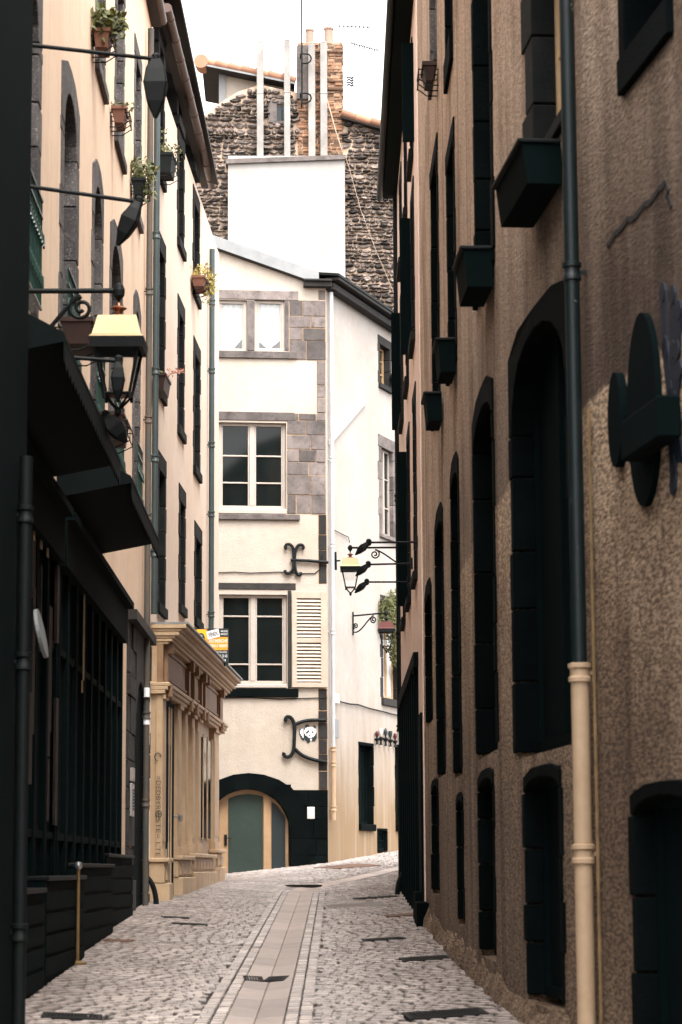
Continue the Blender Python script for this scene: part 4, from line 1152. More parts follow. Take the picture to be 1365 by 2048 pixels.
m = MB(); m.fbox(FK, a, b, z0 + 0.05 * (z1 - z0), z0 + 0.93 * (z1 - z0), 0.022, 0.030); m.build('gap_shade', 'brown_wood', shu)  # dark sheet behind the slats, standing for shade in the gaps
# arched doorway
def zk(x, y): return FK.sz(x, y)
def ring(outer, inner, o0, o1, mat, name):
    m = MB()
    for i in range(len(outer) - 1):
        m.prism(FK, [inner[i], inner[i + 1], outer[i + 1], outer[i]], o0, o1, random.random())
    return m.build(name, mat, hK.root)
cx, hw, hwo = 497, 84, 124
out_, in_ = [], []
for i in range(13):
    a = math.pi * i / 12
    out_.append(zk(cx - hwo * math.cos(a) * (0.93 if a < math.pi / 2 else 0.98), 1645 - 99 * math.sin(a)))
    in_.append(zk(cx - hw * math.cos(a), 1662 - 84 * math.sin(a)))
ring(out_, in_, -0.22, 0.028, 'black_stone', 'door_arch')
for sg in (0, 12):
    m = MB()
    a, b = in_[sg][0], out_[sg][0]
    m.fbox(FK, min(a, b), max(a, b), 1.0, min(in_[sg][1], out_[sg][1]), -0.22, 0.026)
    m.build('door_jamb', 'black_stone', hK.root)
sa, sb_ = in_[0][0], in_[12][0]
ztop = max(z for s, z in in_)
hK.hole(sa - 0.02, sb_ + 0.02, 1.0, ztop + 0.1)
def arch_z(s):
    for i in range(12):
        if in_[i][0] <= s <= in_[i + 1][0]:
            f = (s - in_[i][0]) / (in_[i + 1][0] - in_[i][0]); return in_[i][1] + f * (in_[i + 1][1] - in_[i][1])
    return in_[0][1]
def leaf(x0, x1, o0, o1, mat, parent, name, inset=0.0, zlow=1.2):
    a, b = zk(x0, 1680)[0], zk(x1, 1680)[0]
    n = 10
    top = [(a + (b - a) * i / n, arch_z(a + (b - a) * i / n) - inset) for i in range(n + 1)]
    m = MB()
    for i in range(n): m.prism(FK, [(top[i][0], zlow), (top[i + 1][0], zlow), top[i + 1], top[i]], o0, o1)
    return m.build(name, mat, parent)
door = leaf(440, 578.5, -0.21, -0.17, 'oak', hK.root, 'door', 0.0)
leaf(458, 527.5, -0.17, -0.155, 'green_glass', door, 'door_glass', 0.10)
leaf(545, 572.5, -0.17, -0.155, 'print_black', door, 'side_panel', 0.10)
leaf(529, 543, -0.17, -0.12, 'oak', door, 'mullion', 0.03)
m = MB(); p0 = FK.sz(452, 1673, -0.1); m.fbox(FK, p0[0] - 0.03, p0[0] + 0.03, FK.sz(452, 1691)[1], FK.sz(452, 1669)[1], -0.17, -0.14)
m.tube([FK.pt(p0[0], FK.sz(452, 1676)[1], -0.10), FK.pt(p0[0] + 0.13, FK.sz(452, 1676)[1], -0.10)], 0.012, 8); m.build('door_handle', 'iron', door)
# side wall windows
def wS(x0, y0, x1, y1, frame='white_wood', name='window', **k):
    s0, s1, z0, z1 = FS.rect(x0, y0, x1, y1)
    return window(hK, 1, s0, s1, z0, z1, frame=frame, name=name, **k)
wS(760, 694, 779, 772, 'yellow_wood', stone='sooty_stone', jamb=0.12, lint=0.22, sill=0.12, rows=3, depth=0.2)
wS(763, 900, 786, 1072, 'white_wood', stone='mauve_stone', jamb=0.18, lint=0.30, sill=0.10, rows=3, depth=0.14)
wS(766, 1215, 793, 1398, 'yellow_wood', stone='sooty_stone', jamb=0.14, lint=0.25, sill=0.18, rows=1, depth=0.14, pane='curtain')
wS(719, 1492, 746, 1648, 'black_paint', stone='black_stone', jamb=0.05, lint=0.08, sill=0.16, rows=1, depth=0.2)
wS(792, 1497, 815, 1650, 'black_paint', stone='black_stone', jamb=0.05, lint=0.08, sill=0.16, rows=1, depth=0.2)
wS(756, 1661, 774, 1702, 'black_paint', stone='black_stone', jamb=0.03, lint=0.04, sill=0.0, rows=2, leafs=1, depth=0.12, name='cellar_hatch')
hK.finish()
# corner drainpipe: grey above, cream below
s = FK.sz(655, 900, 0.12)[0]
zc = FK.sz(656, 1492, 0.1)[1]
drainpipe(hK, FS, 0.10, zc, zt - 0.2, 0.045, 'pipe_white', 0.10, [zc + 2.6, zc + 4.6, zc + 6.6])
drainpipe(hK, FS, 0.10, FK.sz(660, 1640, 0.1)[1], zc, 0.052, 'pipe_cream', 0.10, [zc - 0.06, zc - 0.4, zc - 1.4], name='drainpipe_foot')
# iron wall anchors, cables and small fittings of the corner house
def anchor(strokes, o, r_, label):
    p = FK.pt(*FK.sz(*strokes[0][0]), o)
    m = MB()
    for st_ in strokes:
        pts = [FK.pt(*FK.sz(x, y), o) for x, y in st_]
        fine = []
        for i in range(len(pts) - 1):
            pm, pn = pts[max(0, i - 1)], pts[min(len(pts) - 1, i + 2)]
            for k in range(5):
                t_ = k / 5
                a, b = pts[i], pts[i + 1]
                fine.append(0.5 * ((2 * a) + (b - pm) * t_ + (2 * pm - 5 * a + 4 * b - pn) * t_ ** 2 + (3 * a - pm - 3 * b + pn) * t_ ** 3))
        fine.append(pts[-1])
        m.tube(fine, r_, 7)
    return tag(m.build('wall_anchor', 'iron', None, smooth=True), label, 'wall anchor')
c8 = lambda l: [(400 + x / 3.174, 800 + y / 3.174) for x, y in l]
c9 = lambda l: [(400 + x / 3.174, 1150 + y / 3.174) for x, y in l]
anchor([c8([(552, 945), (541, 938), (550, 920), (575, 922), (592, 950), (596, 1020), (590, 1075), (568, 1102), (545, 1098), (538, 1082)]),
        c8([(646, 945), (657, 940), (648, 922), (625, 925), (608, 955), (600, 1020), (606, 1080), (622, 1112), (638, 1110), (640, 1096)]),
        c8([(597, 1018), (700, 1023), (815, 1033)]), c8([(575, 1018), (597, 1016), (618, 1020)])], 0.06, 0.036, 'black iron wall anchor with four curled ends above the shuttered window')
anchor([c9([(552, 930), (541, 922), (552, 902), (578, 908), (597, 945), (600, 1000), (598, 1050), (594, 1110), (575, 1148), (550, 1156), (532, 1142), (534, 1128)]),
        c9([(600, 950), (680, 925), (800, 922)]), c9([(598, 1100), (650, 1145), (720, 1172), (805, 1188)]), c9([(590, 1034), (598, 1034), (606, 1034)])], 0.06, 0.042, 'black iron hook-shaped wall anchor framing the panda mosaic')
PANDA = ["........BBB..........", ".......BBBBB.....BB..", ".......BBBBB....BBBB.", ".......BBWWWWWWWWBBB.", "..BB..BWWWWWWWWWWWBB.", ".BWWWBBWWWWWWWWWWWWW.", "BBWWWBWWWWWWWWWWWWWW.",
         "BWWWWBWWWWBBWWWWWWWW.", "BWWWWBWWWBBBWWWBBWWW.", "BWWWWBWWBBBWWWWBBWWW.", "BWWWWBWWBBWWWWWWBWWWB", "BBWWWBBWWWWWWWWWWWWBB", "BBWWWBBWWWWBBBWWWWWBB", ".BBWWBBBBWWWBWWWWWBBB",
         ".BBBWBBBBBWWWWWWWBBBB", "..BBWBBBBBBWWWWBBBBBB", "..BBBBBBBBBBBBBBBBBBB", "...BBB.BBBBBBWWBBBBB.", "....BB.BBBBBBWWBBBBB.", "........BBBBB..BBBB..", ".........BBBB........", ".........BBB........."]
s0, s1, z0, z1 = rK(599, 1449, 634, 1486)
t = thing('panda_mosaic', 'black and white pixel tile mosaic of a panda on the ivory wall', 'mosaic', FK.pt(s0, z0, 0))
for ch, mat, nm in (('B', 'print_black', 'black_tiles'), ('W', 'print_white', 'white_tiles')):
    m = MB()
    for r_, line in enumerate(PANDA):
        for c_, x in enumerate(line):
            if x != ch: continue
            ds, dz = (s1 - s0) / 21, (z1 - z0) / 22
            m.fbox(FK, s0 + c_ * ds + 0.0006, s0 + (c_ + 1) * ds - 0.0006, z1 - (r_ + 1) * dz + 0.0006, z1 - r_ * dz - 0.0006, -0.004, 0.012)
    m.build(nm, mat, t)
def cable(F, pts, o, r_, label, mat='iron'):
    m = MB(); m.tube([F.pt(*F.sz(x, y, o), o) for x, y in pts], r_, 5)
    return tag(m.build('cable', mat, None), label, 'cable')
cable(FK, [(434, 1145), (470, 1144), (500, 1146), (560, 1144), (600, 1147), (630, 1147), (641, 1138), (645, 1110)], 0.02, 0.011, 'thin dark cable stapled across the ivory wall above the lower window')
cable(FK, [(442, 1396), (500, 1395), (560, 1398), (600, 1397), (655, 1395)], 0.02, 0.011, 'thin dark cable running under the black sill of the lower window')
cable(FS, [(667, 1400), (700, 1408), (716, 1409), (740, 1417), (770, 1424), (800, 1432), (815, 1436)], 0.03, 0.016, 'dark sagging cable across the side wall above the black openings')
cable(FS, [(665, 1058), (684, 1068), (697, 1074), (700, 1085)], 0.03, 0.010, 'short dark cable running down to the far lantern')
m = MB()
a, b = FS.sz(661, 884, 0.05), FS.sz(733, 800, 0.05)
d_ = 0.075
m.hexa([FS.pt(a[0], a[1] - d_, 0.0), FS.pt(b[0], b[1] - d_, 0.0), FS.pt(b[0], b[1] - d_, 0.07), FS.pt(a[0], a[1] - d_, 0.07), FS.pt(a[0], a[1] + d_, 0.0), FS.pt(b[0], b[1] + d_, 0.0), FS.pt(b[0], b[1] + d_, 0.07), FS.pt(a[0], a[1] + d_, 0.07)])
tag(m.build('gutter_pipe', 'white_box', None, bevel=0.02), 'white sloping pipe crossing the upper side wall of the corner house', 'pipe')
for k, (x0, y0, x1, y1, lab) in enumerate(((667, 1388, 676, 1407, 'white box under the cable beside the grey corner pipe'), (668, 1438, 675, 1476, 'pale grey meter box behind the corner pipe by the panda'))):
    s0, s1, z0, z1 = FS.rect(x0, y0, x1, y1, 0.05)
    m = MB(); m.fbox(FS, s0, max(s1, s0 + 0.2), z0, z1, 0.0, 0.10)
    tag(m.build('meter_box', 'white_box' if k == 0 else 'zinc', None, bevel=0.008), lab, 'meter box')
s0, s1, z0, z1 = rK(614.5, 1614, 629.5, 1638)
m = MB(); m.fbox(FK, s0, s1, z0, z1, 0.02, 0.05); tag(m.build('plaque', 'white_box', None, bevel=0.01), 'blank white plaque on the black stones right of the arched door', 'plaque')
for k, (x, y0, y1, mat, lab) in enumerate(((754.5, 1462, 1489, 'red_paint', 'leftmost tap handle of the row, dark red pear top'), (762.5, 1456, 1490, 'white_box', 'white topped tap handle, second in the row'),
                                           (772, 1456, 1492, 'print_black', 'tallest black tap handle, third in the row'), (781.5, 1462, 1493, 'print_black', 'black tap handle with square top, fourth in the row'),
                                           (791, 1466, 1494, 'red_paint', 'bright red topped tap handle nearest the black pipe'))):
    s, z0 = FS.sz(x, y1, 0.06); z1 = FS.sz(x, y0, 0.06)[1]
    h = z1 - z0
    q = FS.pt(s, z0, 0.06)
    t = thing('tap_handle', lab + ', fixed to the side wall', 'tap handle', q, 'tap handles on the side wall')
    m = MB(); m.lathe(q, [(0.045, 0.0), (0.03, h * 0.06), (0.022, h * 0.22), (0.055, h * 0.34), (0.055, h * 0.42), (0.02, h * 0.5)], 10)
    m.box(q + Vector((0, 0, h * 0.38)), (0.12, 0.03, 0.035)); m.build('valve', 'iron', t, smooth=True)
    m = MB(); m.lathe(q, [(0.015, h * 0.48), (0.03, h * 0.6), (0.05 if k != 3 else 0.045, h * 0.75), (0.038 if k != 3 else 0.05, h * 0.9), (0.01 if k != 3 else 0.045, h)], 10); m.build('handle', mat, t, smooth=True)

# ------------------------------------------------------------------ tall rubble-stone house behind
def T(x, y, o=0.0): return FT.sz(x, y, o)
pT = T(600, 500)
hT = thing('stone_house', 'tall dark rubble stone house with a brick chimney rising behind the corner house', 'house', FT.pt(pT[0], ground(0, 62), 0))
outline = [(300, 330), (392, 244), (410, 231), (445, 203), (475, 184), (520, 169), (560, 178), (600, 186), (640, 186), (683, 232), (700, 236), (770, 258), (840, 280)]
poly = [T(x, y) for x, y in outline]
zlow = T(500, 830)[1]
m = MB()
n = len(poly)
for i in range(n - 1):
    (sa_, za), (sb2, zb2) = poly[i], poly[i + 1]
    m.prism(FT, [(sa_, zlow - 6), (sb2, zlow - 6), (sb2, zb2), (sa_, za)], -5.0, 0.0)
wl = m.build('stone_wall', 'pale_mortar', hT)
def top_at(s):
    for (a, za), (b, zb_) in zip(poly, poly[1:]):
        if a <= s <= b: return za + (zb_ - za) * (s - a) / (b - a)
    return -9
ps0, ps1, pz0, pz1 = FT.rect(457, 320, 690, 640)
cs0, cs1, cz0, cz1 = FT.rect(596, 86, 685, 316)
ws0, ws1, wz0, wz1 = FT.rect(554, 211, 570, 243)
def keep(s, z):
    if z > top_at(s) - 0.06: return False
    if ps0 + 0.05 < s < ps1 - 0.05 and z < pz1 - 0.05: return False
    if cs0 < s < cs1 and z > cz0 - 0.1: return False
    if ws0 - 0.25 < s < ws1 + 0.08 and wz0 - 0.08 < z < wz1 + 0.12: return False
    return True
m = MB()
masonry(m, FT, poly[0][0], poly[-1][0], zlow - 0.5, 23.5, 0.112, 0.215, 0.002, 0.08, -0.03, 0.5, keep=keep, blob=True, wave=0.03)
m.build('rubble_facing', 'rubble', hT, recalc=True)
m = MB(); m.fbox(FT, ps0, ps1, zlow - 3, pz1, 0.0, 0.38); cb = m.build('chimney_breast', 'panel_white', hT)
a, b, c_, d_ = FT.rect(455, 314, 686, 322, 0.4)
m = MB()
zl, zr = T(455, 321, 0.4)[1], T(684, 312, 0.4)[1]
m.hexa([FT.pt(ps0 - 0.06, zl - 0.10, 0.0), FT.pt(ps1 + 0.02, zr - 0.10, 0.0), FT.pt(ps1 + 0.02, zr - 0.10, 0.46), FT.pt(ps0 - 0.06, zl - 0.10, 0.46),
        FT.pt(ps0 - 0.06, zl + 0.02, 0.0), FT.pt(ps1 + 0.02, zr + 0.02, 0.0), FT.pt(ps1 + 0.02, zr + 0.02, 0.46), FT.pt(ps0 - 0.06, zl + 0.02, 0.46)])
m.build('ledge', 'mauve_stone', cb)
for x0, x1, y0 in ((514, 527.5, 82), (568.5, 581, 78), (617, 631, 84), (641, 655, 82)):
    s0, s1, z0, z1 = FT.rect(x0, y0, x1, 318, 0.28)
    m = MB(); m.fbox(FT, s0, s1, z0 - 0.05, z1 - 0.05, 0.10, 0.30); m.fbox(FT, s0 + 0.015, s1 - 0.015, z1 - 0.05, z1, 0.115, 0.285)
    zb_ = z0 + (z1 - z0) * 0.55
    m.fbox(FT, s0 - 0.008, s1 + 0.008, zb_, zb_ + 0.03, 0.09, 0.308)
    m.build('flue', 'flue', hT, bevel=0.012)
m = MB(); m.fbox(FT, cs0 + 0.02, cs1 - 0.02, cz0 - 0.3, cz1, -0.9, 0.02)
ch = m.build('brick_chimney', 'pale_mortar', hT)
m = MB()
masonry(m, FT, cs0, cs1, cz0 - 0.3, cz1, 0.082, 0.21, 0.009, 0.055, 0.0, 0.25, wob=0.008)
for zz in (cz1 - 0.28, cz1 - 1.1, cz1 - 1.32): m.fbox(FT, cs0 - 0.02, cs1 + 0.03, zz, zz + 0.04, -0.9, 0.085, 0.0)
FE = Facade([FT.pt(cs1 - 0.02, 0, 0.02).xy, FT.pt(cs1 - 0.02, 0, -0.9).xy], 1)
masonry(m, FE, 0, 0.9, cz0, cz1, 0.082, 0.21, 0.009, 0.04, 0.0, 0.25, wob=0.008)
m.build('brickwork', 'brick', ch)
s0, s1, z0, z1 = FT.rect(594, 92, 617, 112, 0.05)
m = MB(); m.fbox(FT, s0, s1, z0 - 1.2, z1, -0.6, 0.1); m.build('rendered_corner', 'mauve_stone', ch)
for x0, x1, y0 in ((612, 628, 60), (649, 667, 57)):
    s0, s1, z0, z1 = FT.rect(x0, y0, x1, 100, -0.3)
    r_ = (s1 - s0) / 2
    m = MB(); m.lathe(FT.pt((s0 + s1) / 2, z0 - 0.05, -0.3), [(r_ * 1.15, 0), (r_ * 1.0, 0.2), (r_ * 0.95, z1 - z0), (r_ * 1.1, z1 - z0 + 0.01), (r_ * 1.1, z1 - z0 + 0.06), (r_ * 0.8, z1 - z0 + 0.06), (r_ * 0.75, z1 - z0 - 0.3)], 16)
    m.build('chimney_pot', 'pot_clay', ch, smooth=True)
m = MB(); m.fbox(FT, ws0, ws1, wz0, wz1, -0.02, 0.012); wn_ = m.build('window', 'print_black', hT)
m = MB(); m.fbox(FT, ws0 + 0.12, ws1 - 0.03, wz0 + 0.02, wz1 - 0.14, 0.012, 0.02); m.build('pane', 'glass', wn_)
m = MB(); m.fbox(FT, ws0 - 0.22, ws0, wz0 - 0.04, wz1 + 0.03, -0.02, 0.07); m.fbox(FT, ws0 - 0.22, ws1 + 0.1, wz1 + 0.03, wz1 + 0.12, -0.02, 0.07); m.fbox(FT, ws0 - 0.1, ws1 + 0.1, wz0 - 0.08, wz0, -0.02, 0.07); m.build('frame', 'mauve_stone', wn_)
# attic storey with an overhanging tiled roof
s0, s1, z0, z1 = FT.rect(440, 150, 590, 215)
A0, A1, A2 = T(404, 126, 0.05), T(590, 164, 0.05), T(440, 146, -0.4)
m = MB(); m.prism(FT, [(A2[0], T(440, 210)[1]), (s1, T(590, 215)[1]), (s1, T(590, 170)[1]), (A2[0], A2[1])], -2.8, -0.4); m.build('attic_wall', 'ivory', hT)
m = MB(); m.fbox(FT, A2[0] - 0.02, A2[0] + 0.16, T(440, 205)[1], A2[1] - 0.02, -0.4, -0.34); m.build('attic_corner_board', 'zinc', hT)
m = MB()
def slabT(mb, p, q, o0, o1, lo, hi, tone=0.5):
    mb.hexa([FT.pt(p[0], p[1] + lo, o0), FT.pt(q[0], q[1] + lo, o0), FT.pt(q[0], q[1] + lo, o1), FT.pt(p[0], p[1] + lo, o1),
             FT.pt(p[0], p[1] + hi, o0), FT.pt(q[0], q[1] + hi, o0), FT.pt(q[0], q[1] + hi, o1), FT.pt(p[0], p[1] + hi, o1)], tone)
slabT(m, A0, A1, -3.0, 0.04, -0.07, 0.0)
m.build('roof', 'dark_wood', hT)
m = MB(); slabT(m, A0, A1, 0.042, 0.06, -0.06, -0.01); m.build('roof_edge', 'zinc', hT)
m = MB()
def lerp2(p, q, t_): return (p[0] + (q[0] - p[0]) * t_, p[1] + (q[1] - p[1]) * t_)
for i in range(7):
    p, q = lerp2(A0, A1, i / 7), lerp2(A0, A1, (i + 1.06) / 7)
    m.tube([FT.pt(p[0], p[1] + 0.07 + 0.02, -0.04), FT.pt(q[0], q[1] + 0.06, -0.04)], [0.125, 0.105], 12, random.random())
m.tube([FT.pt(A0[0] - 0.02, A0[1] + 0.05, 0.08), FT.pt(A0[0] + 0.02, A0[1] + 0.06, -0.45)], 0.19, 14, 0.8)
m.build('ridge_tiles', 'tile', hT, smooth=True)
B0, B1 = T(684, 231, 0.3), T(800, 263, 0.3)
m = MB(); slabT(m, B0, B1, -4.5, 0.25, -0.05, 0.0); m.build('right_roof', 'dark_wood', hT)
m = MB()
for i in range(4):
    p, q = lerp2(B0, B1, i / 4), lerp2(B0, B1, (i + 1.05) / 4)
    m.tube([FT.pt(p[0], p[1] + 0.10, 0.2), FT.pt(q[0], q[1] + 0.08, 0.2)], [0.12, 0.10], 12, random.random())
m.build('verge_tiles', 'tile', hT, smooth=True)
cable(FT, [(683, 285), (700, 340), (722, 420), (752, 500), (790, 590)], 0.45, 0.006, 'thin pale cable slanting down the rubble wall on the right of the white panel', 'pale_mortar')
cable(FT, [(655, 200), (672, 262), (690, 318)], 0.40, 0.014, 'thin pale cable slanting across the brick chimney', 'pale_mortar')
# mast and antennas
t = thing('mast', 'tall thin dark mast with a hoop bracket in front of the brick chimney', 'mast', FT.pt(*T(604.5, 205, 0.42), 0.42))
m = MB(); a, b = T(604.5, 206, 0.42), T(603.5, -60, 0.42)
m.tube([FT.pt(*a, 0.42), FT.pt(*b, 0.42)], 0.022, 7); m.build('pole', 'iron', t)
for y_, w_ in ((186, 1.0), (107, 0.0)):
    m = MB()
    c0 = T(604, y_ + 10, 0.42)
    m.tube([FT.pt(c0[0], c0[1] + 0.13, 0.42)] + [FT.pt(c0[0] + 0.12 + 0.13 * math.cos(x), c0[1] + 0.13 * math.sin(x), 0.42) for x in [math.pi / 2 - i * math.pi / 8 for i in range(9)]] + [FT.pt(c0[0], c0[1] - 0.13, 0.42)], 0.022, 6)
    m.tube([FT.pt(c0[0] - 0.03, c0[1] + 0.13, 0.42), FT.pt(c0[0] - 0.03, c0[1] + 0.13, 0.02)], 0.02, 6)
    m.tube([FT.pt(c0[0], c0[1] - 0.13, 0.42), FT.pt(c0[0], c0[1] - 0.13, 0.02)], 0.02, 6)
    m.build('hoop_bracket', 'iron', t)
t = thing('tv_antenna', 'thin television antenna against the white sky beside the chimney', 'antenna', FT.pt(*T(705, 238, -2.5), -2.5))
def tpt(x, y): return FT.pt(*T(x, y, -2.5), -2.5)
m = MB(); m.tube([tpt(705, 240), tpt(704, 48)], 0.014, 5); m.build('pole', 'grate', t)
m = MB()
m.tube([tpt(676, 52), tpt(742, 55)], 0.014, 5); m.tube([tpt(702, 86), tpt(757, 101)], 0.014, 5)
for i in range(8):
    x = 680 + i * 8; m.tube([tpt(x, 50), tpt(x, 57)], 0.014, 4)
for i in range(11):
    x = 704 + i * 5; m.tube([tpt(x, 84 + i * 1.4), tpt(x + 1, 92 + i * 1.4)], 0.014, 4)
m.build('element_rods', 'grate', t)
m = MB()
for i in range(4): m.tube([tpt(694, 156 + i * 5), tpt(699, 154 + i * 5), tpt(703, 157 + i * 5), tpt(708, 155 + i * 5)], 0.026, 5)
m.build('panel_rods', 'iron', t)

# ------------------------------------------------------------------ right-hand roughcast house
yR = lambda y: next_s(FR, y)
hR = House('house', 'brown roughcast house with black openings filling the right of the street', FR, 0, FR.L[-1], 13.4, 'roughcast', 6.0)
def wR(x0, x1, y0, y1, **k):
    s0, s1, z0, z1 = FR.rect(x0, y0, x1, y1)
    kw = dict(stone='black_stone', jamb=0.12, lint=0.2, sill=0.1, depth=0.28, rows=2, sill_out=0.04, ragged=0.35, bh=0.5)
    kw.update(k)
    return window(hR, 0, s0, s1, z0, z1, **kw)
# upper storey
w1 = wR(1068, 1128, -150, 276, frame='yellow_wood', stone='lava', jamb=0.34, depth=0.2)
wR(951, 982, -190, 560, jamb=0.14)
wR(898, 911, 300, 735, jamb=0.14)
wR(866, 878, 325, 830, jamb=0.14)
wR(893, 905, -140, 105, jamb=0.05, sill=0.3)
wR(861, 873, -120, 150, stone='lava_grey', jamb=0.06, sill=0.12)
wR(1250, 1335, -220, 60, jamb=0.10, sill=0.22)
# street-level arches and doors
wR(1030, 1140, 640, 1490, arch=0.55, jamb=0.16, lint=0.16, rows=1, stone='black_stone', frame='black_paint', pane='black_paint', depth=0.2, sill=0)
wR(953, 990, 805, 1500, arch=0.2, jamb=0.12, stone='black_stone', frame='black_paint', pane='black_paint', depth=0.2, sill=0)
wR(907, 921, 940, 1545, arch=0.15, jamb=0.1, stone='black_stone', frame='black_paint', pane='black_paint', depth=0.2, sill=0)
wR(875, 889, 1040, 1545, arch=0.15, jamb=0.1, stone='black_stone', frame='black_paint', pane='black_paint', depth=0.2, sill=0)
wR(853, 865, 1190, 1440, arch=0.12, jamb=0.06, stone='black_stone', frame='black_paint', pane='black_paint', depth=0.2, sill=0)
# cellar openings with rounded heads
for x0, x1, y0, y1 in ((1056, 1124, 1552, 2000), (962, 990, 1555, 1905), (917, 928, 1600, 1840), (866, 878, 1570, 1780), (1276, 1395, 1590, 2100)):
    wR(x0, x1, y0, y1, arch=0.09, jamb=0.07, lint=0.08, sill=0, rows=1, leafs=1, stone='black_stone', frame='black_paint', pane='black_paint', depth=0.16, ragged=0.9, bh=0.35)
sR = FR.sz(1150, 1000, 0.1)[0]
zsp = FR.sz(1158, 1332, 0.1)[1]
drainpipe(hR, FR, sR, zsp, 13.3, 0.047, 'pipe_teal', 0.09, (FR.sz(1140, 545, 0.1)[1], zsp + 2.9 + 2.6))
drainpipe(hR, FR, sR, ground(1.4, 14.8), zsp, 0.056, 'pipe_cream', 0.09, (zsp - 0.04, FR.sz(1165, 1708, 0.1)[1]), name='drainpipe_foot')
m = MB(); m.tube([FR.pt(sR - 0.085, ground(1.4, 14.7), 0.022), FR.pt(sR - 0.085, 4.4, 0.022)], 0.011, 6); m.build('thin_pipe', 'rust_ochre', hR.root, smooth=True)
hR.finish()
# lumpy rendered skirting where the wall meets the paving
m = MB()
s = 0.0
ss = [yR(9) + i * (FR.L[-1] - yR(9)) / 90 for i in range(91)]
vs, fs = [], []
for i, s in enumerate(ss):
    q = FR.xy(s, 0.1); g = ground(q.x, q.y)
    h = 0.16 + random.uniform(-0.07, 0.09); w_ = 0.05 + random.uniform(-0.015, 0.03)
    vs += [FR.pt(s, g - 0.1, -0.05), FR.pt(s, g - 0.1, w_ + 0.02), FR.pt(s, g + h * 0.4, w_), FR.pt(s, g + h, 0.012), FR.pt(s, g + h, -0.05)]
for i in range(90):
    for k in range(4): fs.append((i * 5 + k, i * 5 + 5 + k, i * 5 + 6 + k, i * 5 + 1 + k))
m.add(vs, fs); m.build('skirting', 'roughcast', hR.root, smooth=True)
# zinc window boxes under the upper windows
for k, (xr, yt, h, L_, o) in enumerate(((1122, 279, 0.30, 1.1, 0.28), (985, 492, 0.33, 0.7, 0.25), (911, 675, 0.34, 0.6, 0.19), (884, 783, 0.32, 0.6, 0.19))):
    s0, zt = FR.sz(xr, yt, 0.02)
    where = ('nearest and largest dark zinc window box, beside the tall drainpipe', 'second dark zinc window box from the tall drainpipe', 'third dark zinc window box from the tall drainpipe', 'farthest and lowest dark zinc window box, high on the roughcast wall')[k]
    t = thing('window_box', where, 'window box', FR.pt(s0 + L_ / 2, zt - h, 0.02), 'dark zinc window boxes on the roughcast house')
    m = MB()
    nseg = 4
    for i in range(nseg):
        a, b = s0 + L_ * i / nseg, s0 + L_ * (i + 1) / nseg
        m.hexa([FR.pt(a, zt - h, 0.02), FR.pt(b, zt - h, 0.02), FR.pt(b, zt - h, o * 0.88), FR.pt(a, zt - h, o * 0.88), FR.pt(a, zt - 0.03, 0.02), FR.pt(b, zt - 0.03, 0.02), FR.pt(b, zt - 0.03, o), FR.pt(a, zt - 0.03, o)])
    m.build('trough', 'black_paint', t)
    m = MB(); m.fbox(FR, s0 - 0.02, s0 + L_ + 0.02, zt - 0.03, zt, 0.02, o + 0.03); m.build('lid', 'zinc_dark', t, bevel=0.008)
# disc-shaped sign with a bracket box
def fdisc(mb, F, x0, y0, x1, y1, o0, o1, n=28):
    s0, s1, z0, z1 = F.rect(x0, y0, x1, y1)
    mb.prism(F, [((s0 + s1) / 2 + (s1 - s0) / 2 * math.cos(2 * math.pi * i / n), (z0 + z1) / 2 + (z1 - z0) / 2 * math.sin(2 * math.pi * i / n)) for i in range(n)], o0, o1)
s0, z0 = FR.sz(1295, 820)
t = thing('wall_bracket', 'black wall bracket with a large and a small disc on the near roughcast wall', 'bracket', FR.pt(s0, z0, 0.0))
m = MB(); fdisc(m, FR, 1266, 622, 1326, 1015, 0.0, 0.035); m.build('large_disc', 'black_paint', t)
m = MB(); fdisc(m, FR, 1232, 743, 1259, 936, 0.0, 0.05); m.build('small_disc', 'black_paint', t)
a, b, c_, d_ = FR.rect(1262, 818, 1335, 902, 0.1)
m = MB(); m.fbox(FR, a - 0.05, b, c_, d_, 0.035, 0.16); m.build('bracket_box', 'black_paint', t, bevel=0.012)
# blue sprayed strokes
m = MB()
def stroke(F, pts, w, o=0.012):
    n = len(pts)
    P_ = [F.sz(x, y) for x, y in pts]
    for i in range(n - 1):
        (a, za), (b, zb_) = P_[i], P_[i + 1]
        d = math.hypot(b - a, zb_ - za) or 1; ux_, uz = -(zb_ - za) / d * w, (b - a) / d * w
        m.prism(F, [(a + ux_, za + uz), (a - ux_, za - uz), (b - ux_, zb_ - uz), (b + ux_, zb_ + uz)], 0.002, o + 0.001 * (i % 3))
    for (a, za) in P_:
        m.prism(F, [(a + w * math.cos(k * math.pi / 6), za + w * math.sin(k * math.pi / 6)) for k in range(12)], 0.002, o + 0.0045)
for pts in ([(1330, 585), (1334, 690), (1345, 800)], [(1349, 590), (1350, 700), (1352, 830)], [(1345, 860), (1350, 930), (1350, 970)], [(1335, 700), (1345, 780), (1360, 845)], [(1362, 740), (1352, 800)], [(1355, 880), (1364, 905)], [(1362, 620), (1358, 700)]):
    stroke(FR, pts, 0.055)
tag(m.build('graffiti', 'blue_spray', None), 'dark blue sprayed graffiti strokes at the edge of the near roughcast wall', 'graffiti')
m = MB(); stroke(FR, [(1218, 490), (1232, 468), (1240, 462), (1256, 440), (1270, 436), (1290, 410), (1303, 404), (1318, 380), (1333, 366), (1338, 382), (1336, 392), (1344, 412)], 0.018, 0.006)
tag(m.build('wall_crack', 'black_spray', None), 'dark jagged crack in the upper near roughcast wall', 'crack')

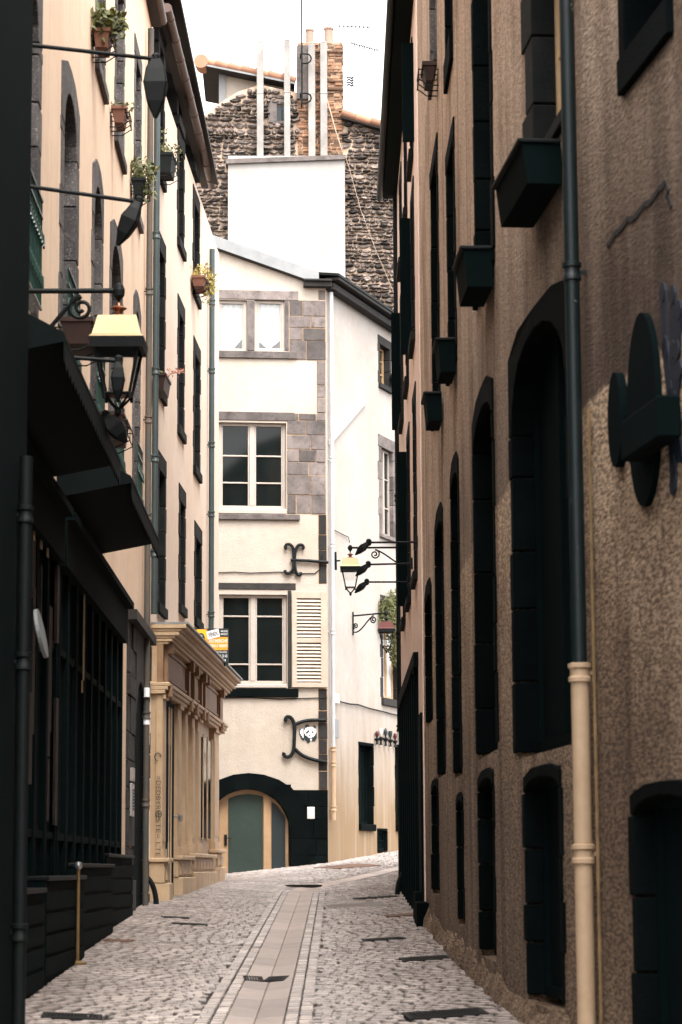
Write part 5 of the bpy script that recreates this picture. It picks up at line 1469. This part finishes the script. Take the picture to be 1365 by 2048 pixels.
# ------------------------------------------------------------------ far right house with the deep eaves
hF = House('house', 'narrow pinkish house with deep black eaves and a black shopfront beyond the roughcast house', FR2, 0.0, FR2.L[-1], 13.55, 'pink_plaster', 4.5)
for yy in (32.6, 35.6, 38.6):
    for z0, z1 in ((5.6, 8.0), (8.9, 10.9), (11.5, 12.9)):
        s = next_s(FR2, yy)
        window(hF, 0, s, s + 0.95, z0, z1, stone='lava', jamb=0.16, lint=0.2, sill=0.12, depth=0.2)
for yy, z0, z1 in ((33.9, 8.9, 10.9), (36.9, 5.6, 8.0), (39.9, 8.9, 10.9), (32.1, 11.5, 12.9)):
    sh = MB(); s = next_s(FR2, yy); sh.fbox(FR2, s, s + 0.07, z0, z1, 0.0, 0.16)
    sh.build('shutter', 'black_paint', hF.root)
m = MB(); L2 = FR2.L[-1]
m.fbox(FR2, -0.05, L2 + 0.2, 13.42, 13.55, 0.0, 0.24); m.fbox(FR2, -0.05, L2 + 0.2, 13.55, 13.62, 0.0, 0.28); m.build('eaves', 'black_paint', hF.root)
m = MB(); m.tube([FR2.pt(-0.05, 13.52, 0.30), FR2.pt(L2 + 0.3, 13.46, 0.30)], 0.06, 10); m.build('gutter', 'zinc_dark', hF.root, smooth=True)
m = MB()
m.hexa([FR2.pt(-0.05, 13.63, 0.3), FR2.pt(L2 + 0.2, 13.63, 0.3), FR2.pt(L2 + 0.2, 15.2, -4), FR2.pt(-0.05, 15.2, -4), FR2.pt(-0.05, 13.72, 0.3), FR2.pt(L2 + 0.2, 13.72, 0.3), FR2.pt(L2 + 0.2, 15.3, -4), FR2.pt(-0.05, 15.3, -4)])
m.build('roof', 'tile', hF.root)
drainpipe(hF, FR2, L2 + 0.02, 1.2, 13.4, 0.055, 'zinc_dark', 0.02, (5.6, 8.0, 11.0, 4.0))
m = MB()
m.fbox(FR2, 1.6, L2 - 0.02, 0.6, 4.3, 0.0, 0.03); m.fbox(FR2, 1.5, L2 - 0.02, 4.3, 4.5, 0.0, 0.07)
for k in range(9): m.fbox(FR2, 1.7 + k * 1.05, 1.85 + k * 1.05, 0.6, 4.3, 0.03, 0.06)
m.build('shopfront', 'black_paint', hF.root)
m = MB(); m.fbox(FR2, 0.15, 1.2, 0.8, 3.6, -0.05, 0.03); m.build('door', 'black_paint', hF.root)
hF.finish()
FN = Facade([(1.32, 41.9), (1.5, 49.5)], -1)
hN = House('house', 'set back plastered house hidden past the end of the black eaves', FN, 0, FN.L[-1], 12.5, 'pink_plaster', 3.0); hN.finish()
# doorstep
m = MB(); q0 = on_ground(835, 1838)
st0 = next_s(FR2, 31.6)
g = ground(1.0, 31.8)
m.fbox(FR2, -0.9, 0.2, g - 0.1, g + 0.24, -0.02, 0.13); m.fbox(FR2, 0.2, 1.3, g - 0.1, g + 0.36, -0.02, 0.11)
tag(m.build('doorstep', 'black_stone', None, bevel=0.015), 'two worn black stone steps at the foot of the right wall', 'step')
for k, (x, y) in enumerate(((799, 1437), (799, 1452))):
    s, z = FR2.sz(x, y, 0.15); q = FR2.pt(L2 + 0.02, z, 0.02)
    m = MB(); m.lathe(q, [(0.056, -0.06), (0.058, -0.059), (0.058, 0.059), (0.056, 0.06)], 12)
    tag(m.build('sticker', 'print_white', None), ('upper', 'lower')[k] + ' white sticker on the black pipe at the end of the right houses', 'sticker', 'stickers on the black pipe')

# ------------------------------------------------------------------ lanterns
def spiral(c, r0, turns, ax, az, start=0.0, n=28):
    return [Vector(c) + ax * (r0 * (1 - 0.82 * i / n) * math.cos(start + turns * 2 * math.pi * i / n)) + az * (r0 * (1 - 0.82 * i / n) * math.sin(start + turns * 2 * math.pi * i / n)) for i in range(n + 1)]
def lantern(c, w, label, roofmat, wall_pt, arm_drop=0.06, brace=True, yaw=0.0, frame='iron', below=False):
    """c: top of the lantern (finial top); w: width at the eaves of its roof."""
    k = w / 0.487
    c = Vector(c)
    t = thing('street_lantern', label, 'street lantern', c - Vector((0, 0, 1.05 * k)), 'wall lanterns in the street')
    rz = Matrix.Rotation(yaw, 3, 'Z')
    def rg(h, half):     # square ring corners
        return [c + rz @ Vector((u * half, v * half, 0)) + Vector((0, 0, -h)) for u, v in ((-1, -1), (1, -1), (1, 1), (-1, 1))]
    m = MB()
    m.lathe(c, [(0.012 * k, -0.02 * k), (0.025 * k, -0.05 * k), (0.06 * k, -0.06 * k), (0.075 * k, -0.075 * k), (0.035 * k, -0.10 * k), (0.03 * k, -0.125 * k), (0.09 * k, -0.15 * k), (0.095 * k, -0.165 * k)], 14)
    m.build('cap', 'copper_dark' if roofmat == 'copper' else 'iron', t, smooth=True)
    m = MB()
    a, b, d = rg(0.17 * k, 0.17 * k), rg(0.345 * k, 0.215 * k), rg(0.375 * k, 0.243 * k)
    for hi, lo in ((a, b), (b, d)):
        for i in range(4):
            j = (i + 1) % 4; m.add([lo[i], lo[j], hi[j], hi[i]], [(0, 1, 2, 3)])
    m.add(a, [(0, 1, 2, 3)]); m.add(d, [(3, 2, 1, 0)])
    m.build('roof', roofmat, t)
    m = MB()
    e, f = rg(0.375 * k, 0.243 * k), rg(0.47 * k, 0.235 * k)
    g_, h_ = rg(0.39 * k, 0.20 * k), rg(0.47 * k, 0.195 * k)
    for i in range(4):
        j = (i + 1) % 4
        m.add([e[i], e[j], f[j], f[i]], [(0, 1, 2, 3)]); m.add([g_[i], g_[j], h_[j], h_[i]], [(3, 2, 1, 0)]); m.add([f[i], f[j], h_[j], h_[i]], [(0, 1, 2, 3)])
    top, bot = rg(0.46 * k, 0.19 * k), rg(0.86 * k, 0.112 * k)
    for i in range(4):
        m.tube([top[i], bot[i]], 0.015 * k, 6)
        j = (i + 1) % 4; m.tube([bot[i], bot[j]], 0.013 * k, 6)
        m.tube([bot[i], bot[i] * 0.45 + (c + Vector((0, 0, -0.98 * k))) * 0.55 + Vector((0, 0, -0.015)), c + Vector((0, 0, -1.0 * k))], 0.012 * k, 6)
        m.tube([bot[i], bot[i] + Vector((0, 0, -0.05 * k))], 0.016 * k, 6)
    m.lathe(c + Vector((0, 0, -1.02 * k)), [(0.005, -0.04 * k), (0.03 * k, -0.01 * k), (0.03 * k, 0.02 * k), (0.01 * k, 0.05 * k)], 10)
    fr = m.build('frame', frame, t)
    m = MB()
    top, bot = rg(0.465 * k, 0.187 * k), rg(0.855 * k, 0.110 * k)
    for i in range(4):
        j = (i + 1) % 4; m.add([bot[i], bot[j], top[j], top[i]], [(0, 1, 2, 3)])
    m.build('glass_panes', 'clear', t)
    m = MB(); m.add(rg(0.855 * k, 0.108 * k), [(0, 1, 2, 3)]); m.add(rg(0.872 * k, 0.108 * k), [(3, 2, 1, 0)]); m.build('base_plate', 'copper_dark', t)
    # bracket
    wp = Vector(wall_pt)
    d = Vector((wp.x - c.x, wp.y - c.y, 0)); L_ = d.length; d.normalize(); zt = Vector((0, 0, 1))
    za = c.z + 0.09 * k
    m = MB()
    tip = Vector((c.x, c.y, za))
    m.tube([tip - d * 0.05, Vector((wp.x, wp.y, za))], 0.024 * k, 8)
    m.lathe((c.x, c.y, za), [(0.01 * k, -0.11 * k), (0.02 * k, -0.08 * k), (0.05 * k, -0.05 * k), (0.055 * k, 0), (0.04 * k, 0.05 * k), (0.005, 0.07 * k)], 12)
    m.tube([Vector((wp.x, wp.y, za + 0.12 * k)), Vector((wp.x, wp.y, za - 0.55 * k))], 0.022 * k, 8)
    if brace:
        b0 = Vector((wp.x, wp.y, za - 0.10 * k)) - d * (L_ * 0.62)
        m.tube(spiral(b0 + Vector((0, 0, -0.06 * k)), 0.115 * k, 1.6, -d, zt, R(100)), 0.019 * k, 6)
        pts = []
        for i in range(13):
            q = i / 12
            pts.append(b0 + d * (L_ * 0.62 * q * 0.96) + Vector((0, 0, (0.05 - 0.42 * smooth01(q) - 0.06 * math.sin(q * math.pi * 1.0)) * k)))
        m.tube(pts, 0.020 * k, 6)
        m.tube(spiral(Vector((wp.x, wp.y, za - 0.30 * k)) - d * 0.10 * k, 0.09 * k, 1.5, d, zt, R(-60)), 0.018 * k, 6)
    m.build('bracket', 'iron', t)
    return t
yl = 20.6
c = at_y(238, 601, yl)
wpt = FA.pt(FA.sz(62, 580)[0], c.z, 0.0)
wpt = Vector((FA.xy(next_s(FA, yl)).x, yl, c.z))
lantern((c.x, c.y, c.z), 0.475, 'large near lantern with a bright copper roof on the left side of the street', 'copper', wpt)
yl = 45.0
c = at_y(701, 1103, yl)
lantern((c.x, c.y, c.z), 0.385, 'small far lantern with a bright copper roof before the white corner house', 'copper', (1.385, yl, c.z))
s, z = FS.sz(705, 1225, 0.0)
wp3 = FS.pt(s, z, 0.02)
nS = FS.normal(s)
c3 = at_y(773, 1232, wp3.y - 0.65)
lantern((c3.x, c3.y, c3.z), 0.40, 'dark red lantern half hidden by the ivy on the far right', 'red_paint', (wp3.x, wp3.y, c3.z))

# floodlights on arms
def flood(base, tip, head_dir, label, group, size=(0.20, 0.16, 0.36), plate_n=None, arm_r=0.018):
    base, tip = Vector(base), Vector(tip)
    t = thing('floodlight', label, 'floodlight', base, group)
    m = MB(); m.tube([base, tip], arm_r, 8); m.build('arm', 'iron', t)
    d = (tip - base).normalized()
    m = MB(); q = d.to_track_quat('Z', 'Y').to_matrix()
    m.box(base + d * 0.015, (0.09, 0.16, 0.03), q); m.build('wall_plate', 'iron', t)
    m = MB(); m.lathe(tip, [(0.01, -0.05), (0.035, -0.035), (0.038, 0.03), (0.02, 0.05)], 10); m.build('knuckle', 'iron', t)
    hd = Vector(head_dir).normalized()
    w_, h_, L_ = size
    qq = hd.to_track_quat('Z', 'Y').to_matrix()
    ctr = tip
    def ringp(f, a, b): return [ctr + qq @ Vector((u * a, v * b, f * L_)) for u, v in ((-1, -1), (1, -1), (1, 1), (-1, 1))]
    rings = [ringp(0.0, w_ * 0.22, h_ * 0.22), ringp(0.18, w_ * 0.40, h_ * 0.36), ringp(0.42, w_ * 0.5, h_ * 0.5), ringp(0.72, w_ * 0.36, h_ * 0.36), ringp(1.0, w_ * 0.06, h_ * 0.10)]
    m = MB()
    vs = [v for r_ in rings for v in r_]
    fs = [(3, 2, 1, 0), (16, 17, 18, 19)]
    for a in range(4):
        for k in range(4): fs.append((a * 4 + k, a * 4 + (k + 1) % 4, a * 4 + 4 + (k + 1) % 4, a * 4 + 4 + k))
    m.add(vs, fs); m.build('head', 'iron', t, bevel=0.012)
    m = MB(); m.add([ctr + qq @ Vector((w_ * x, h_ * 0.5 * y + 0.004, L_ * z_)) for x, y, z_ in ((-0.38, 0.86, 0.3), (0.38, 0.86, 0.3), (0.42, 1.0, 0.42), (0.30, 0.74, 0.72), (-0.30, 0.74, 0.72), (-0.42, 1.0, 0.42))], [(0, 1, 2, 3, 4, 5)]); m.build('lens', 'zinc_dark', t, recalc=False)
for k, (bx, by, tx, ty, hd, sz_) in enumerate(((45, 83, 312, 118, (0.0, 0.0, -1), (0.20, 0.16, 0.52)), (55, 366, 278, 404, (-0.42, 0.0, -0.9), (0.17, 0.14, 0.42)),
                                                (70, 706, 238, 722, (-0.02, 0, -1), (0.13, 0.11, 0.36)), (85, 826, 212, 832, (0.62, 0, -0.8), (0.19, 0.15, 0.30)))):
    Yb = 18.9 + k * 0.55
    b = at_y(bx, by, Yb); b.x = FA.xy(next_s(FA, Yb)).x
    tp = at_y(tx, ty, Yb + (0.6, 0.35, 0.2, 0.1)[k])
    b.z = at_y(bx, by, Yb).z
    flood(b, tp, hd, ('highest black floodlight on a long arm, top of the left wall', 'second black floodlight from the top, tilted towards the wall', 'third black floodlight, in front of the large lantern', 'lowest black floodlight of the left wall, under the large lantern')[k],
          'floodlights along the left wall', sz_)
for k, (bx, by, tx, ty) in enumerate(((836, 1084, 738, 1085), (826, 1127, 737, 1129), (818, 1164, 734, 1164))):
    s, z = FR2.sz(bx, by, 0.0)
    b = FR2.pt(s, z, 0.0)
    tp = at_y(tx, ty, b.y)
    flood(b, tp, (-0.8, 0.1, -0.72), ('topmost', 'middle', 'lowest')[k] + ' of three black floodlights beside the small far lantern', 'floodlights along the far right wall', (0.11, 0.09, 0.25), arm_r=0.014)

# ------------------------------------------------------------------ plants
def foliage(mb, c, rx, ry, rz, n, size, droop=0.0):
    c = Vector(c)
    for i in range(n):
        while True:
            u = Vector((random.uniform(-1, 1), random.uniform(-1, 1), random.uniform(-1, 1)))
            if u.length < 1: break
        p = c + Vector((u.x * rx, u.y * ry, u.z * rz))
        if droop and random.random() < droop: p.z -= rz * random.random() * 1.5
        d = Vector((random.gauss(0, 1), random.gauss(0, 1), random.gauss(0.3, 1))).normalized()
        w = d.orthogonal().normalized() * size * 0.28; L_ = size * random.uniform(0.6, 1.3)
        up = d.cross(w).normalized() * size * 0.12
        mb.add([p, p + d * L_ * 0.5 + w + up, p + d * L_, p + d * L_ * 0.5 - w + up], [(0, 1, 2, 3)])
def stems(mb, c, n, h, spread, r_=0.004):
    c = Vector(c)
    for i in range(n):
        a = random.random() * 6.28
        e = c + Vector((math.cos(a) * spread * random.random(), math.sin(a) * spread * random.random(), h * random.uniform(0.6, 1.1)))
        mb.tube([c + Vector((math.cos(a) * 0.05, math.sin(a) * 0.05, 0)), c.lerp(e, 0.5) + Vector((0, 0, h * 0.1)), e], [r_, r_, r_ * 0.5], 4)
def planter(F, s, z, o, L_, W, Hh, mat, label, group, leaf=(), rack=True, twig=False, leafmat='leaf'):
    t = thing('window_planter', label, 'planter', F.pt(s + L_ / 2, z, o + W / 2), group)
    m = MB()
    tt = 0.018
    m.hexa([F.pt(s + 0.03, z, o + 0.03), F.pt(s + L_ - 0.03, z, o + 0.03), F.pt(s + L_ - 0.03, z, o + W - 0.03), F.pt(s + 0.03, z, o + W - 0.03),
            F.pt(s, z + Hh, o), F.pt(s + L_, z + Hh, o), F.pt(s + L_, z + Hh, o + W), F.pt(s, z + Hh, o + W)])
    m.fbox(F, s - 0.015, s + L_ + 0.015, z + Hh - 0.02, z + Hh + 0.025, o - 0.012, o)
    m.fbox(F, s - 0.015, s + L_ + 0.015, z + Hh - 0.02, z + Hh + 0.025, o + W, o + W + 0.012)
    m.fbox(F, s - 0.012, s, z + Hh - 0.02, z + Hh + 0.025, o, o + W); m.fbox(F, s + L_, s + L_ + 0.012, z + Hh - 0.02, z + Hh + 0.025, o, o + W)
    m.build('trough', mat, t)
    if rack:
        m = MB()
        for q in (s + 0.04, s + L_ / 2, s + L_ - 0.04):
            m.tube([F.pt(q, z + Hh * 0.7, 0.0), F.pt(q, z + Hh * 0.7, o + W + 0.05), F.pt(q, z + 0.02, o + W + 0.05), F.pt(q, z - 0.06, o + W * 0.6), F.pt(q, z - 0.06, 0.0)], 0.008, 5)
        for zz in (z + Hh * 0.7, z + 0.02): m.tube([F.pt(s, zz, o + W + 0.05), F.pt(s + L_, zz, o + W + 0.05)], 0.008, 5)
        m.build('wire_rack', 'iron', t)
    if leaf:
        m = MB()
        for (fs_, fo, fz, r1, r2, n, size) in leaf:
            foliage(m, F.pt(s + fs_ * L_, z + Hh + fz, o + fo * W), r1, r1, r2, n, size, 0.15)
        stems(m, F.pt(s + 0.5 * L_, z + Hh - 0.02, o + 0.5 * W), 10, leaf[0][4] * 1.3 + 0.05, leaf[0][3])
        m.build('foliage', leafmat, t, recalc=False)
    return t
G1 = 'window planters on the left houses'
def pA(F, x, y, o=0.03):
    return F.sz(x, y, o + 0.12)
s, z = pA(FA, 207, 92); planter(FA, s, z, 0.03, 0.45, 0.19, 0.20, 'terracotta', 'terracotta window planter with long green grass, highest on the left', G1, [(0.3, 0.7, 0.12, 0.24, 0.16, 170, 0.13), (0.7, 0.5, 0.1, 0.2, 0.12, 90, 0.12)])
s, z = pA(FA, 243, 243); planter(FA, s, z, 0.03, 0.45, 0.17, 0.19, 'terracotta', 'terracotta window planter with sparse short sprigs, near the top left', G1, [(0.4, 0.7, 0.04, 0.16, 0.08, 60, 0.08)])
s, z = pA(FA, 281, 388); planter(FA, s, z, 0.03, 0.45, 0.18, 0.22, 'pot_black', 'black window planter with bushy yellow-green leaves left of the drainpipes', G1, [(0.4, 0.7, 0.16, 0.24, 0.2, 220, 0.09), (0.3, 0.9, -0.1, 0.12, 0.16, 80, 0.09)])
s, z = pA(FB, 330, 343); planter(FB, s, z, 0.03, 0.6, 0.24, 0.30, 'pot_black', 'large black window planter with tall dry sprigs right of the drainpipes', G1, [(0.8, 0.6, 0.16, 0.22, 0.16, 130, 0.07), (0.2, 0.2, 0.25, 0.12, 0.25, 60, 0.06)])
s, z = pA(FB, 397, 571); planter(FB, s, z, 0.03, 0.7, 0.24, 0.17, 'terracotta', 'dark terracotta window planter with yellow trailing leaves by the far drainpipe', G1, [(0.4, 0.5, 0.14, 0.26, 0.16, 130, 0.08), (0.8, 1.1, -0.05, 0.14, 0.26, 170, 0.08)], leafmat='leaf_yellow')
s, z = pA(FB, 322, 778); t = planter(FB, s, z, 0.02, 0.8, 0.2, 0.24, 'pot_brown', 'brown window planter with one long pink stem reaching over the wall', G1, [(0.5, 0.5, 0.05, 0.12, 0.06, 40, 0.06)], rack=False)
m = MB(); a = FB.pt(s + 0.4, z + 0.2, 0.12)
e = at_y(360, 743, a.y + 0.4)
m.tube([a, a.lerp(e, 0.5) + Vector((0, 0, 0.05)), e], 0.012, 5)
foliage(m, a.lerp(e, 0.75) + Vector((0, 0, 0.04)), 0.14, 0.1, 0.08, 26, 0.06); foliage(m, e, 0.06, 0.06, 0.04, 14, 0.06)
m.build('trailing_stem', 'twig', t, recalc=False)
s, z = pA(FA, 150, 703, 0.06); planter(FA, s - 0.4, z, 0.08, 0.85, 0.30, 0.24, 'pot_brown', 'empty dark brown window planter on the railing left of the large lantern', G1)
s, z = pA(FA, 222, 885, 0.06); planter(FA, s - 0.5, z, 0.08, 0.95, 0.28, 0.26, 'pot_brown', 'empty dark brown window planter on the railing under the large lantern', G1)
s, z = FR.sz(860, 158, 0.1); planter(FR, s, z, 0.03, 0.45, 0.14, 0.18, 'pot_brown', 'small brown planter in a thin wire rack high on the right wall', 'window planter on the right house')
s, z = FS.sz(785, 764, 0.1); planter(FS, s, z, 0.05, 0.5, 0.2, 0.16, 'pot_black', 'small black planter with red flowers at the top side window', 'window planters of the corner house', [(0.5, 0.6, 0.10, 0.16, 0.14, 90, 0.07)])
m = MB(); a, b = FS.sz(671, 1104, 0.08), FS.sz(672, 1140, 0.08)
m.tube([FS.pt(*a, 0.08), FS.pt(*b, 0.08)], 0.035, 6); m.tube([FS.pt(a[0], (a[1] + b[1]) / 2, 0.0), FS.pt(a[0], (a[1] + b[1]) / 2, 0.2)], 0.02, 6)
tag(m.build('iron_bracket', 'iron', None), 'short black iron bar bracket left of the small far lantern', 'bracket')
s, z = FS.sz(786, 1300, 0.2)
t = thing('ivy_plant', 'bushy trailing ivy hanging in front of the yellow framed side window', 'plant', FS.pt(s, z, 0.15))
m = MB()
for (x, y, rx, rz, n) in ((788, 1198, 0.16, 0.22, 190), (776, 1218, 0.24, 0.28, 380), (772, 1245, 0.16, 0.2, 160), (784, 1258, 0.18, 0.3, 260), (786, 1292, 0.15, 0.3, 220), (792, 1235, 0.25, 0.5, 320), (789, 1318, 0.11, 0.16, 90)):
    a, b = FS.sz(x, y, 0.2); foliage(m, FS.pt(a, b, 0.2), rx, rx, rz, n, 0.085)
m.build('foliage', 'leaf', t, recalc=False)
m = MB(); a = FS.sz(790, 1330, 0.2); b = FS.sz(789, 1190, 0.2)
m.tube([FS.pt(*a, 0.2), FS.pt(*lerp2(a, b, 0.5), 0.23), FS.pt(*b, 0.2)], 0.012, 5); m.build('stem', 'twig', t)
a = FS.sz(786, 1338, 0.0)
m = MB(); m.fbox(FS, a[0], a[0] + 0.7, a[1] - 0.05, a[1] + 0.2, 0.03, 0.30); m.build('trough', 'pot_black', t)

# ------------------------------------------------------------------ things let into the paving
def grate(x0, y0, x1, y1, label, mat, bars, depth, name='drain_grate', cat='drain grate', group=GG):
    p, d, L_, w = grate_frame(x0, y0, x1, y1)
    W = depth
    c = p + d * (L_ / 2)
    t = thing(name, label, cat, (c.x, c.y, ground(c.x, c.y)), group)
    def pt(u, v, h):
        x, y = p.x + d.x * u + w.x * v, p.y + d.y * u + w.y * v
        return Vector((x, y, ground(x, y) + h))
    def bx(mb, u0, u1, v0, v1, h0, h1):
        mb.hexa([pt(u0, v0, h0), pt(u1, v0, h0), pt(u1, v1, h0), pt(u0, v1, h0), pt(u0, v0, h1), pt(u1, v0, h1), pt(u1, v1, h1), pt(u0, v1, h1)])
    m = MB(); bx(m, 0, L_, -W / 2, W / 2, -0.05, -0.018); m.build('pit', 'print_black', t)
    m = MB()
    e = 0.03
    bx(m, 0, L_, -W / 2, -W / 2 + e, -0.02, 0.007); bx(m, 0, L_, W / 2 - e, W / 2, -0.02, 0.007); bx(m, 0, e, -W / 2 + e, W / 2 - e, -0.02, 0.007); bx(m, L_ - e, L_, -W / 2 + e, W / 2 - e, -0.02, 0.007)
    for i in range(bars):
        u = e + (L_ - 2 * e) * (i + 0.5) / bars
        bx(m, u - 0.25 * L_ / bars * 0.9, u + 0.25 * L_ / bars * 0.9, -W / 2 + e, W / 2 - e, -0.02, 0.005)
    m.build('grille', mat, t)
for g_ in GRATES: grate(*g_)
def plate(x, y, lx, ly, ang, label, mat, name='cover_plate', cat='cover plate'):
    p = on_ground(x, y)
    m = MB(); c_, s_ = math.cos(ang), math.sin(ang)
    def pt(u, v, h):
        X, Y = p.x + u * c_ - v * s_, p.y + u * s_ + v * c_
        return Vector((X, Y, ground(X, Y) + h))
    m.hexa([pt(-lx, -ly, -0.03), pt(lx, -ly, -0.03), pt(lx, ly, -0.03), pt(-lx, ly, -0.03), pt(-lx, -ly, 0.013), pt(lx, -ly, 0.013), pt(lx, ly, 0.013), pt(-lx, ly, 0.013)])
    for i in range(5):
        u = -lx + lx * 2 * (i + 0.5) / 5
        m.hexa([pt(u - 0.02, -ly * 0.9, 0.013), pt(u + 0.02, -ly * 0.9, 0.013), pt(u + 0.02, ly * 0.9, 0.013), pt(u - 0.02, ly * 0.9, 0.013), pt(u - 0.02, -ly * 0.9, 0.018), pt(u + 0.02, -ly * 0.9, 0.018), pt(u + 0.02, ly * 0.9, 0.018), pt(u - 0.02, ly * 0.9, 0.018)])
    tag(m.build(name, mat, None), label, cat)
plate(216, 1881, 0.28, 0.16, 0.0, 'rusty brown cover plate in the left paving', 'rust')
plate(806, 1831, 0.22, 0.28, 0.1, 'rusty brown cover plate beside the black doorsteps', 'rust')
plate(695, 1733, 0.55, 0.5, 0.5, 'dark cover plate at the foot of the corner house', 'rust')
p = on_ground(608, 1773)
m = MB(); m.lathe((p.x, p.y, ground(p.x, p.y) - 0.02), [(0.02, 0), (0.34, 0.0), (0.34, 0.05), (0.28, 0.055), (0.02, 0.055)], 24)
tag(m.build('manhole_cover', 'grate', None), 'round dark manhole cover where the gutter turns', 'manhole cover')

# iron wheel guards at the foot of the walls
def guard(x, y, side, label, Fw):
    p = on_ground(x, y)
    g = ground(p.x, p.y)
    pts = [p + Vector((side * (0.24 * (1 - math.cos(a))), 0.0, 0.46 * math.sin(a))) for a in [i * math.pi / 2 / 10 for i in range(11)]]
    pts = [Vector((q.x, q.y, g - 0.02 + (q.z - p.z))) for q in pts]
    m = MB(); m.tube(pts, [0.042 - 0.001 * i for i in range(11)], 8)
    tag(m.build('wheel_guard', 'iron', None, smooth=True), label, 'wheel guard', 'iron wheel guards at wall corners')
guard(795, 1789, 1, 'black iron wheel guard curving from the paving at the end of the right houses', FR2)
guard(313, 1808, -1, 'black iron wheel guard beside the plinth of the tan shopfront', FA)
# unseen house added behind the camera, so that glass and light see a street
FZ = Facade([(9, -46), (-9, -46)], -1)
hZ = House('house', 'unseen plain house behind the viewer, added for the window reflections', FZ, 0, 18, 13.0, 'beige', 4.0); hZ.finish()

for o in SC.objects:
    if '_o' in o: del o['_o']
